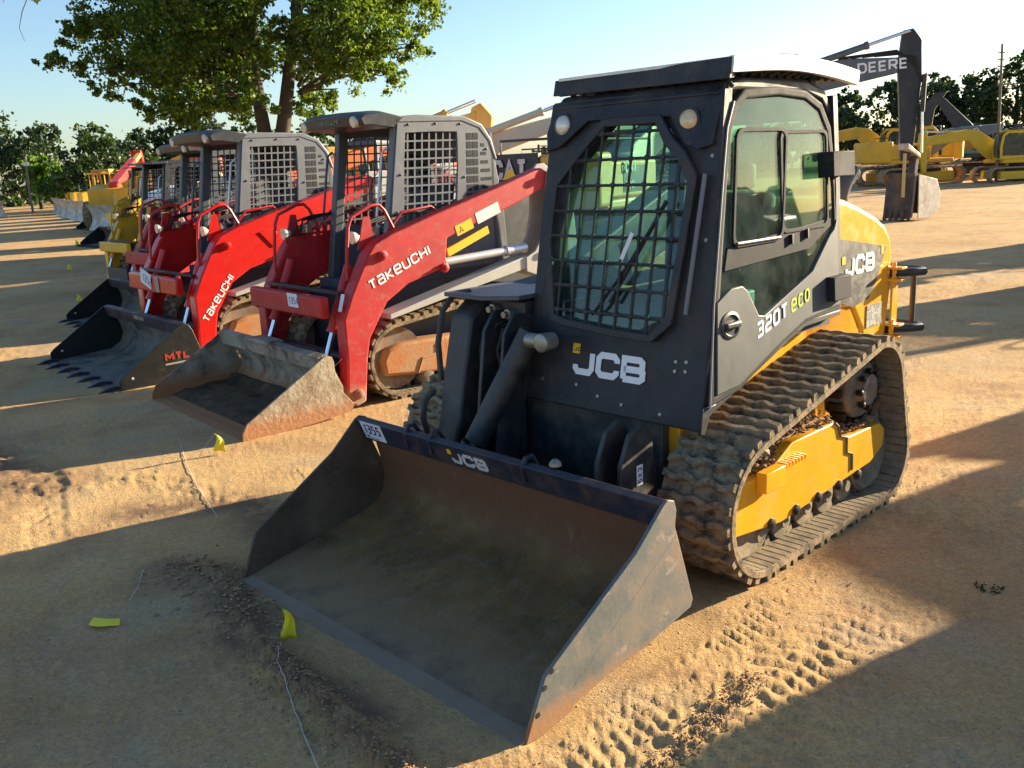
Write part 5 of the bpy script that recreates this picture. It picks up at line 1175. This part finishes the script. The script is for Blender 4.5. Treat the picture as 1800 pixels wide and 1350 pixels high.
# red and orange machines behind the mesh cabs
def handler(label, loc, deg, bm_, lift, length=4.6, m2='exblack', m3=None):
    t = thing('telescopic_handler', label, 'telehandler', (*loc, 0), deg)
    b = MB().px([(-2.2, .7), (-2.2, 1.7), (-1.2, 1.9), (.9, 1.5), (2.0, 1.2), (2.2, .7)], -.9, .9); b.v = [(y, x, z) for x, y, z in b.v]; b.build('body', M[bm_], t, bevel=.06)
    for x in (-1.5, 1.5):
        for y in (-1.1, 1.1):
            w_ = MB().lathe((x, y-.2*(1 if y > 0 else -1), .62), (0, 1 if y > 0 else -1, 0), [(0, .5), (.04, .62), (.32, .62), (.38, .5), (.30, .34), (.34, .12), (.36, 0)], 24).build('wheel', M['rubber'], t)
            MB().lathe((x, y+.10*(1 if y > 0 else -1), .62), (0, 1 if y > 0 else -1, 0), [(0, .30), (.04, .30), (.06, .12), (.1, .1), (.1, 0)], 16).build('rim', M[bm_], w_)
    c_ = MB().ring([(-.6, .35, 1.4), (.9, .35, 1.4), (.6, .35, 2.5), (-.5, .35, 2.5)], [(-.5, .35, 1.6), (.72, .35, 1.6), (.5, .35, 2.4), (-.42, .35, 2.4)], (0, .06, 0)).ring([(-.6, 1.05, 1.4), (.9, 1.05, 1.4), (.6, 1.05, 2.5), (-.5, 1.05, 2.5)], [(-.5, 1.05, 1.6), (.72, 1.05, 1.6), (.5, 1.05, 2.4), (-.42, 1.05, 2.4)], (0, .06, 0)).box(-.52, .62, .35, 1.11, 2.45, 2.55)
    c_.build('cab', M[m2], t, bevel=.02)
    e = (length*math.cos(R(lift)), length*math.sin(R(lift))); p0 = Vector((-1.9, -.3, 1.75)); p1 = p0+Vector((e[0], 0, e[1])); n = Vector((-math.sin(R(lift)), 0, math.cos(R(lift))))
    q = MB().prism([p0-n*.2, p1-n*.13, p1+n*.13, p0+n*.2], (0, .35, 0)); q.build('boom', M[m3 or bm_], t, bevel=.02)
    p2 = p1+(p1-p0).normalized()*1.1; MB().prism([p1-n*.09, p2-n*.09, p2+n*.09, p1+n*.09], (0, .22, 0)).build('boom_extension', M[m2], t, bevel=.02)
    MB().prism([p2-n*.3, p2+(p1-p0).normalized()*.3-n*.5, p2+(p1-p0).normalized()*.25+n*.1, p2+n*.2], (0, .5, 0)).build('boom_head', M[m3 or bm_], t, bevel=.03)
    return t
handler('red telehandler with raised boom against the dark trees on the left', (-16.9, 42.0), 97, 'exyel', 17, 3.8, 'exgold', 'exred')
handler('yellow telehandler with raised boom behind the yellow loader without bucket', (-13.2, 38.0), 15, 'exyel', 24, 3.2)
handler('orange telehandler seen through the front grille of the faded red loader', (-3.7, 21.5), 40, 'exorange', 13, 3.6, 'exyel')
handler('grey cabbed telehandler seen through the side mesh of the faded red loader', (-1.9, 18.6), 75, 'exred', 4, 3.0, 'rgreyd')
handler('white telehandler seen through the side mesh of the bright red loader', (-6.9, 24.5), 60, 'exwhite', 4, 3.0, 'exred')

# ------------------------------------------------------------------ dozers in the distance
def dozer(label, loc, deg, m_='exyel'):
    t = thing('bulldozer', label, 'bulldozer', (*loc, 0), deg)
    for s in (1, -1):
        P0, Nn, L_ = hullpath([(-1.3, .4, .4), (1.3, .4, .4)], 80); mb = MB(); n = len(P0); vs = []; fs = []
        y0, y1 = (.6, 1.1) if s > 0 else (-1.1, -.6)
        for i in range(n):
            k = .03 if i % 2 else 0; o = P0[i]+Nn[i]*k; q = P0[i]-Nn[i]*.05
            vs += [(o[0], y0, o[1]), (o[0], y1, o[1]), (q[0], y1, q[1]), (q[0], y0, q[1])]
        for i in range(n):
            j = (i+1) % n
            for k in range(4): fs.append((4*i+k, 4*i+(k+1) % 4, 4*j+(k+1) % 4, 4*j+k))
        tr = mb.add(vs, fs).build('crawler_track', M['extrack'], t)
        MB().box(-1.2, 1.2, y0+.08, y1-.08, .2, .6).build('track_frame', M[m_], tr)

    MB().box(-.2, 1.5, -.45, .45, .6, 1.45).box(-1.4, -.2, -.6, .6, .6, 1.2).build('body', M[m_], t, bevel=.05, seg=3)
    for x in (-1.2, .1):
        for y in (-.6, .56): MB().box(x, x+.06, y, y+.05, 1.2, 2.5).build('canopy_post', M[m_], t)
    MB().box(-1.4, .3, -.75, .75, 2.5, 2.6).build('canopy_roof', M[m_], t, bevel=.03)
    MB().cyl((1.0, 0, 1.4), (1.0, 0, 2.0), .05, 10).build('exhaust_pipe', M['exblack'], t)
    MB().box(-.9, -.4, -.3, .3, 1.2, 1.9).build('operator_seat', M['seat'], t, bevel=.05)
    prof = [(2.1+.22*math.sin(math.pi*k/8)*-1+.22, .05+1.05*k/8) for k in range(9)]
    bl = MB().py([(a, b) for a, b in prof] + [(a-.05, b) for a, b in prof[::-1]], -1.45, 1.45).build('blade', M['palesteel'], t)
    for s in (-1, 1): MB().box(.2, 2.1, s*1.2-.06, s*1.2+.06, .35, .5).build('push_arm', M[m_], t)
    return t
dozer('yellow bulldozer with steel blade, farthest of the left row', (-29.2, 66.5), 215)
dozer('yellow bulldozer with round-shouldered blade, second farthest of the left row', (-23.4, 55.5), 222)
dozer('gold bulldozer with pale blade, nearest bulldozer of the left row', (-18.6, 47.5), 225, 'exgold')
dozer('yellow bulldozer cut by the left edge of the frame', (-35.6, 62.0), 20)
dozer('yellow bulldozer standing between the near gold one and the round-shouldered one', (-21.0, 51.5), 220)
dozer('yellow bulldozer between the farthest two of the left row', (-26.1, 60.5), 218)
dozer('gold bulldozer half hidden by the black toothed buckets of the small loaders', (-14.9, 40.0), 222, 'exgold')
# ------------------------------------------------------------------ trees
def leafmat(name, c1, c2, tr=.35):
    m = bpy.data.materials.new(name); m.use_nodes = True; nt = m.node_tree; N = nt.nodes; L = nt.links
    for q in list(N): N.remove(q)
    out = N.new('ShaderNodeOutputMaterial'); g = N.new('ShaderNodeNewGeometry'); r = N.new('ShaderNodeValToRGB'); e = r.color_ramp.elements
    e[0].color = (*c1, 1); e[1].color = (*c2, 1); L.new(g.outputs['Random Per Island'], r.inputs[0])
    p = N.new('ShaderNodeBsdfPrincipled'); p.inputs['Roughness'].default_value = .45; p.inputs['Specular IOR Level'].default_value = .35; L.new(r.outputs[0], p.inputs['Base Color'])
    t = N.new('ShaderNodeBsdfTranslucent'); mm = N.new('ShaderNodeMix'); mm.data_type = 'RGBA'; mm.blend_type = 'MULTIPLY'; mm.inputs[0].default_value = 1
    L.new(r.outputs[0], mm.inputs[6]); mm.inputs[7].default_value = (1.9, 1.75, .5, 1); L.new(mm.outputs[2], t.inputs[0])
    x = N.new('ShaderNodeMixShader'); x.inputs[0].default_value = tr; L.new(p.outputs[0], x.inputs[1]); L.new(t.outputs[0], x.inputs[2]); L.new(x.outputs[0], out.inputs[0]); return m
M['leaf'] = leafmat('oak_leaves', (.028, .068, .014), (.12, .185, .03), .48)
M['leaf2'] = leafmat('dark_leaves', (.018, .042, .015), (.045, .085, .022), .25)
M['leaf3'] = leafmat('pine_needles', (.022, .045, .024), (.05, .085, .035), .2)
M['leafl'] = leafmat('light_green_leaves', (.06, .13, .015), (.13, .23, .03), .4)
M['bark'] = mat('tree_bark', (.055, .046, .038), .9, var=.4, vscale=3, bump=1., bscale=9)

def leaves(blobs, n, size, seed, flat=.75):
    """small leaf quads gathered in sub-clumps inside blobs (x,y,z,r)"""
    rs = np.random.RandomState(seed); B = np.array(blobs, float); wgt = B[:, 3]**2.2; wgt /= wgt.sum()
    ncl = max(len(B)*6, n//55); bi = rs.choice(len(B), ncl, p=wgt)
    d = rs.normal(size=(ncl, 3)); d /= np.linalg.norm(d, axis=1)[:, None]; rad = rs.uniform(.35, 1.0, ncl)**.55
    cc = B[bi, :3] + d*(B[bi, 3]*rad)[:, None]*np.array([1, 1, flat]); cr = B[bi, 3]*rs.uniform(.14, .34, ncl)
    li = rs.randint(0, ncl, n); v = rs.normal(size=(n, 3))*.55; c = cc[li] + v*cr[li][:, None]*np.array([1, 1, .8])
    a = rs.normal(size=(n, 3)); a /= np.linalg.norm(a, axis=1)[:, None]; b = rs.normal(size=(n, 3)); b -= (a*b).sum(1)[:, None]*a; b /= np.linalg.norm(b, axis=1)[:, None]
    s = size*rs.uniform(.55, 1.25, n)[:, None]
    co = np.stack([c-a*s*.5, c+b*s*.34, c+a*s*.5, c-b*s*.34], 1).reshape(-1, 3)
    return co
def leafmesh(name, co, m, parent):
    n = len(co)//4; me = bpy.data.meshes.new(name); me.vertices.add(len(co)); me.vertices.foreach_set('co', co.astype(np.float32).ravel())
    me.loops.add(4*n); me.loops.foreach_set('vertex_index', np.arange(4*n, dtype=np.int32)); me.polygons.add(n)
    me.polygons.foreach_set('loop_start', np.arange(n, dtype=np.int32)*4); me.polygons.foreach_set('loop_total', np.full(n, 4, dtype=np.int32))
    me.update(calc_edges=True); me.materials.append(m); o = bpy.data.objects.new(name, me); COL.objects.link(o)
    if parent: o.parent = parent
    return o
def limb(mb, p, q, r0, r1, seed, bend=.12, n=7):
    rnd = random.Random(seed); p = Vector(p); q = Vector(q); L_ = (q-p).length; o1 = Vector((rnd.gauss(0, 1), rnd.gauss(0, 1), rnd.gauss(0, .5)+.8))*L_*bend
    pts = []
    for k in range(n+1):
        t = k/n; pts.append(p.lerp(q, t) + o1*4*t*(1-t)*.5 + Vector((rnd.gauss(0, 1), rnd.gauss(0, 1), rnd.gauss(0, 1)))*r1*.6*(0 < k < n))
    mb.sweep(pts, [r0+(r1-r0)*(k/n)**.8 for k in range(n+1)], 8)

# the big tree: trunk forks low; blobs relative to the trunk base, x to the right of the picture
t = thing('oak_tree', 'huge broad leafy tree with forked trunk rising behind the red loaders', 'tree', (-7.6, 32.0, 0), 0)
rnd = random.Random(11)
bl = []
def B(x, z, r, y=None): bl.append((x, rnd.uniform(-2.4, 2.4) if y is None else y, z, r))
for x, z, r in ((-6.9, 5.9, .5), (-6.4, 6.7, .65), (-6.0, 7.5, .8), (-5.4, 7.0, .9), (-5.2, 8.2, 1.1), (-5.6, 5.0, .55), (-4.9, 5.5, .8), (-4.1, 5.2, .8), (-4.4, 6.3, 1.2), (-3.4, 4.5, .7), (-2.9, 4.1, .8), (-3.1, 5.7, 1.3), (-2.2, 4.3, .9),
               (-1.3, 4.6, .9), (-1.7, 5.7, 1.3), (-.5, 4.5, .7), (-.4, 5.9, 1.0), (.9, 5.0, .6), (1.5, 4.3, .7), (2.2, 4.7, .8), (1.8, 5.8, 1.0), (2.9, 5.4, 1.0), (3.7, 5.0, .8), (4.2, 4.9, .6), (3.8, 6.1, 1.1), (4.8, 5.8, .8), (5.3, 5.6, .45), (4.9, 6.9, 1.0), (5.3, 7.8, .8), (1.4, 7.8, .8), (2.6, 7.4, 1.0), (3.8, 7.5, 1.1), (-3.9, 7.6, 1.3), (-2.6, 7.4, 1.5), (-1.1, 7.3, 1.3), (.3, 7.6, .8), (-3.5, 9.2, 1.8), (-1.2, 9.5, 1.9), (1.3, 9.5, 1.8), (3.5, 9.4, 1.8), (5.4, 9.0, 1.2), (-5.8, 9.6, 1.5), (-6.6, 8.6, .8), (0, 11.5, 2.4), (3, 11.3, 2.0), (-3.2, 11.2, 2.2), (-5.2, 11.0, 1.4), (5.2, 10.8, 1.3), (1.2, 13.2, 1.8), (-1.5, 13.4, 1.8)): B(x, z, r)
for x, z, r in ((-3.0, 6.0, 1.5), (-1.5, 6.5, 1.5), (2.2, 6.3, 1.5), (-4, 8.5, 1.6), (3.5, 8.2, 1.6)): B(x, z, r, 2.6); B(x+.5, z+.4, r, -2.4)
for x, z, r, y in ((-.9, 4.5, .8, -2.0), (.35, 4.25, .55, -1.8), (-2.2, 4.0, .7, -1.5), (1.6, 4.05, .6, -1.6), (-.1, 5.4, .8, -2.2), (-3.6, 4.2, .6, -1), (.6, 6.3, .7, -2.3)): B(x, z, r, y)
mb = MB()
mb.sweep([(0, 0, -.3), (0, 0, .3), (-.05, 0, 1.5), (-.1, 0, 3.2)], [.50, .42, .36, .34], 14)
mb.sweep([(-.22, 0, 2.6), (-.35, 0, 4.2), (-.45, .1, 5.8), (-.30, .2, 7.4), (-.2, .2, 9.5)], [.25, .22, .20, .17, .09], 12)
mb.sweep([(.15, 0, 2.6), (.45, 0, 3.9), (.75, -.1, 5.2), (1.15, -.1, 6.8), (1.3, -.2, 8.4), (1.6, 0, 10.5)], [.27, .24, .21, .18, .15, .08], 12)
mb.sweep([(-.35, .1, 4.6), (-.95, .3, 6.0), (-1.5, .6, 7.6), (-2, .8, 9.6)], [.15, .13, .10, .06], 10)
mb.sweep([(.95, 0, 6.2), (1.7, .2, 7.1), (2.6, .3, 7.9), (3.8, .5, 8.4)], [.13, .11, .09, .05], 8)
for k, (x, y, z, r) in enumerate(bl):
    if x < -.6: src = (-.4, .1, min(9, max(4.4, z-1.2)))
    elif x > 1.2: src = (1.0, 0, min(9, max(4.6, z-1.0)))
    else: continue
    limb(mb, src, (x, y, z), .055+.014*r, .016, k)
mb.build('trunk', M['bark'], t, smooth=60)
leafmesh('crown', leaves(bl, 150000, .15, 5), M['leaf'], t)
t.rotation_euler = (0, 0, 0)
# twigs of another tree reaching into the top left corner
t = thing('overhanging_branch', 'thin leafy twig hanging into the top left corner of the sky', 'branch', (-6.7, 14.0, 4.0))
mb = MB(); mb.sweep([(-.9, .3, 1.6), (-.3, .1, 1.0), (.12, 0, .62), (.0, 0, .42), (-.08, 0, .2), (-.03, 0, .02)], [.02, .014, .01, .007, .005, .003], 6)
mb.sweep([(.12, 0, .62), (.3, 0, .66), (.5, 0, .8)], [.008, .006, .004], 5).sweep([(-.1, 0, .8), (-.25, 0, .55)], [.006, .003], 5).build('stem', M['bark'], t)
leafmesh('leaves', leaves([(-.15, 0, .72, .16), (.2, 0, .66, .15), (.42, 0, .8, .16), (-.5, .1, 1.1, .3), (0, 0, .95, .22), (.1, .1, 1.3, .35)], 420, .075, 8), M['leaf'], t)

def far_tree(name, label, loc, h, w, m, seed, n=5200, size=.36, pine=False, group=None):
    h *= .84; t = thing(name, label, 'tree', (*loc, 0), 0, group); rnd = random.Random(seed); bl = []
    mb = MB(); mb.sweep([(0, 0, -.3), (.05, 0, h*.3), (0, 0, h*.6), (0, 0, h*.9)], [h*.028, h*.022, h*.014, h*.005], 8)
    if pine:
        for k in range(16):
            f = .38+.6*k/15; a = rnd.uniform(0, 6.28); rr = w*.5*(1.05-f)*rnd.uniform(.6, 1.5)+.1
            bl.append((math.cos(a)*rr, math.sin(a)*rr, h*f, w*.5*rnd.uniform(.28, .5)*(1.25-f))); limb(mb, (0, 0, h*f-.4), bl[-1][:3], .07, .02, seed+k, n=3)
    else:
        for k in range(20):
            f = rnd.uniform(.22, .93); a = rnd.uniform(0, 6.28); prof = math.sin(min(1, (f-.05)/.9)*math.pi)**.5; rr = w*.5*prof*rnd.uniform(.35, .85)
            bl.append((math.cos(a)*rr, math.sin(a)*rr, h*f, w*.5*rnd.uniform(.28, .48)))
            if k % 3 == 0: limb(mb, (0, 0, h*f*.6), bl[-1][:3], .10, .03, seed+k, n=3)
        bl.append((0, 0, h*.55, w*.42))
    mb.build('trunk', M['bark'], t, smooth=60); leafmesh('crown', leaves(bl, n, size, seed), M[m], t); return t
G1 = 'trees closing the left horizon'
Lt = [('bushy_tree', 'tall rounded tree at the far left edge of the picture', (-44.5, 80), 9.6, 9, 'leaf2'), ('bushy_tree', 'grey green tree rising right of the tree at the far left edge', (-39.3, 80), 8.8, 7, 'leaf3'),
      ('bushy_tree', 'bright light green tree beside the wooden pole', (-35.8, 75), 4.8, 4.5, 'leafl'), ('bushy_tree', 'small dark tree in the gap right of the wooden pole', (-36.2, 86), 7.2, 5, 'leaf2'),
      ('bushy_tree', 'dense dark green rounded tree right of the wooden pole', (-27.6, 66), 6.6, 7.2, 'leaf2'), ('bushy_tree', 'dark tree touching the dense rounded tree on its right', (-27.6, 76), 7.4, 7, 'leaf2'),
      ('bushy_tree', 'airy grey green tree behind the raised red boom', (-23.5, 76), 8.0, 6.5, 'leaf3'), ('bushy_tree', 'mid green tree right of the raised red boom', (-20.2, 78), 7.8, 7, 'leaf2'),
      ('bushy_tree', 'green tree under the lowest leaves of the huge forked tree', (-16.0, 80), 8.2, 7, 'leaf2'), ('bushy_tree', 'green tree just visible behind the trunk of the huge forked tree', (-10.0, 84), 7.5, 8, 'leaf3'),
      ('bushy_tree', 'low dark tree at the very left, below the tall rounded tree', (-45.0, 74), 5.6, 8, 'leaf2')]
for k, (nm, lb, lc, h, w, mm) in enumerate(Lt): far_tree(nm, lb, lc, h, w, mm, 40+k, group=None)
Rt = [('pine_tree', 'hazy pine seen left of the hanging stick', (29.4, 92), 7.2, 6, 'leaf3'), ('pine_tree', 'low pine at the left end of the right-hand treeline', (25.6, 92), 5.6, 6, 'leaf3'), ('pine_tree', 'hazy pine directly behind the hanging stick', (33.0, 92), 7.4, 6.5, 'leaf3'),
      ('pine_tree', 'taller pine right of the hanging stick', (38.8, 92), 9.2, 7, 'leaf3'), ('pine_tree', 'rounded pine left of the tall utility pole', (42.8, 92), 10.4, 7.5, 'leaf3'), ('pine_tree', 'dark pine behind the teal cab', (46.2, 92), 9.6, 7, 'leaf2'),
      ('pine_tree', 'high dark pine behind the tall utility pole', (50.0, 92), 12.6, 8, 'leaf2'), ('pine_tree', 'high dark pine at the right edge of the picture', (54.0, 90), 13.0, 8, 'leaf2'), ('pine_tree', 'pale pine between the two hazy pines, set back', (35.8, 100), 8.8, 7, 'leaf3')]
for k, (nm, lb, lc, h, w, mm) in enumerate(Rt): far_tree(nm, lb, lc, h, w, mm, 80+k, size=.42)
# undergrowth closing the horizon
mb = leaves([(x, 100+6*math.sin(x*.7), 1.0+.6*math.sin(x*1.3), 2.6) for x in np.arange(-60, 62, 3.0)], 26000, .6, 3)
tag(leafmesh('undergrowth', mb, M['leaf2'], None), 'dark scrub filling the gaps along the horizon', 'scrub', kind='stuff')

# poles
t = thing('utility_pole', 'tall bare utility pole rising above the pines on the right', 'pole', (23.25, 44.0, 0)); 
MB().sweep([(0, 0, -.3), (-.1, 0, 3), (-.2, 0, 6.2)], [.08, .065, .05], 10).build('shaft', M['wood'], t)
MB().box(-.3, 2.4, -.03, .03, 4.4, 4.46).build('cross_arm', M['wood'], t)
for k in range(3): MB().box(-.35, -.05, -.03, .03, 5.2+.3*k, 5.25+.3*k).build('step_peg', M['steel'], t)
t = thing('utility_pole', 'short wooden pole in front of the left trees', 'pole', (-35.1, 70, 0)); MB().sweep([(0, 0, -.3), (.0, 0, 2), (.1, 0, 4.1)], [.09, .08, .07], 10).build('shaft', M['wood'], t)
MB().box(-.1, .28, -.15, .1, 3.4, 3.7).build('transformer_box', M['exwhite'], t, bevel=.05)

# ------------------------------------------------------------------ marker flags and strings
def gz(x, y): return float(ground_z(np.array([float(x)]), np.array([float(y)]))[0])
def flag(label, x, y, h, lean_, w=.10, hh=.13, deg=0, droop=.5):
    t = thing('marker_flag', label, 'marker flag', (x, y, gz(x, y)), deg)
    top = Vector((lean_[0], lean_[1], h)); MB().sweep([(0, 0, -.03), tuple(top*.5), tuple(top)], .0016, 5).build('wire_stake', M['wire'], t)
    vs = []; n = 9; m = 7
    for i in range(n):
        for j in range(m):
            u, v = i/(n-1), j/(m-1); tp = .25+.75*v
            vs.append(top + Vector((w*(u-.15)*tp + .012*math.sin(v*5), .02*math.sin(u*7+v*4)*droop, -hh*v - .03*u*droop)))
    q = MB().add(vs, [(i*m+j, i*m+j+1, (i+1)*m+j+1, (i+1)*m+j) for i in range(n-1) for j in range(m-1)]).build('flag', M['flag'], t, smooth=60, recalc=False)
    sm = q.modifiers.new('Solid', 'SOLIDIFY'); sm.thickness = .0008; return t
flag('yellow flag on a short wire right at the lip of the nearest bucket', -1.06, 3.66, .15, (.015, .0), .075, .145, 20, .3)
flag('yellow flag on a leaning wire in front of the rusty bucket', -2.36, 6.50, .16, (.15, .03), .09, .13, 10, .6)
flag('yellow flag in front of the toothed bucket farthest left', -7.52, 16.0, .14, (.02, 0), .12, .13, 0)
flag('yellow flag on the striped dirt left of the yellow loader', -10.5, 22.1, .15, (.03, 0), .13, .14, 0)
flag('small distant yellow flag beside the far black buckets', -14.2, 30.7, .2, (.04, 0), .18, .18, 0)
flag('tiny yellow flag among the farthest shadow stripes', -11.8, 34.0, .2, (.04, 0), .2, .18, 0)
t = thing('fallen_flag', 'crumpled yellow flag lying flat on the shaded dirt at lower left', 'marker flag', (-1.95, 3.92, gz(-1.95, 3.92)+.006), -20)
MB().add([(-.07, -.03, .004), (.0, -.045, .012), (.08, .005, .004), (.06, .035, .02), (-.01, .03, .012), (-.075, .012, .02)], [(0, 1, 5), (1, 4, 5), (1, 2, 3), (1, 3, 4)]).build('flag', M['flag'], t, recalc=False)
def string_(label, pts):
    P_ = []
    for (a, b), (c, d) in zip(pts[:-1], pts[1:]):
        for k in range(12): f = k/12; x, y = a+(c-a)*f, b+(d-b)*f; P_.append((x+.002*math.sin(k*1.7+a), y, gz(x, y)+.006))
    o = MB().sweep(P_, .0018, 5).build('marker_string', M['string'], None); tag(o, label, 'string')
string_('pale string running from the near flag to the bottom edge', [(-1.05, 3.60), (-1.02, 3.42), (-.88, 3.10), (-.66, 2.62)])
string_('faint string from the leaning flag towards the near bucket', [(-2.68, 7.05), (-2.36, 6.3), (-2.12, 5.8), (-1.80, 5.2)])
string_('short bit of string on the dirt left of the near bucket', [(-1.99, 4.50), (-1.95, 4.33), (-1.93, 4.15)])
# tuft of weeds on the right
co_ = leaves([(2.14, 3.87, gz(2.14, 3.87)+.005, .06), (2.2, 3.84, gz(2.2, 3.84)+.002, .05)], 120, .016, 2, .2)
tag(leafmesh('weed_tuft', co_, M['leaf2'], None), 'small flat tuft of green weeds on the bare dirt at right', 'weeds')
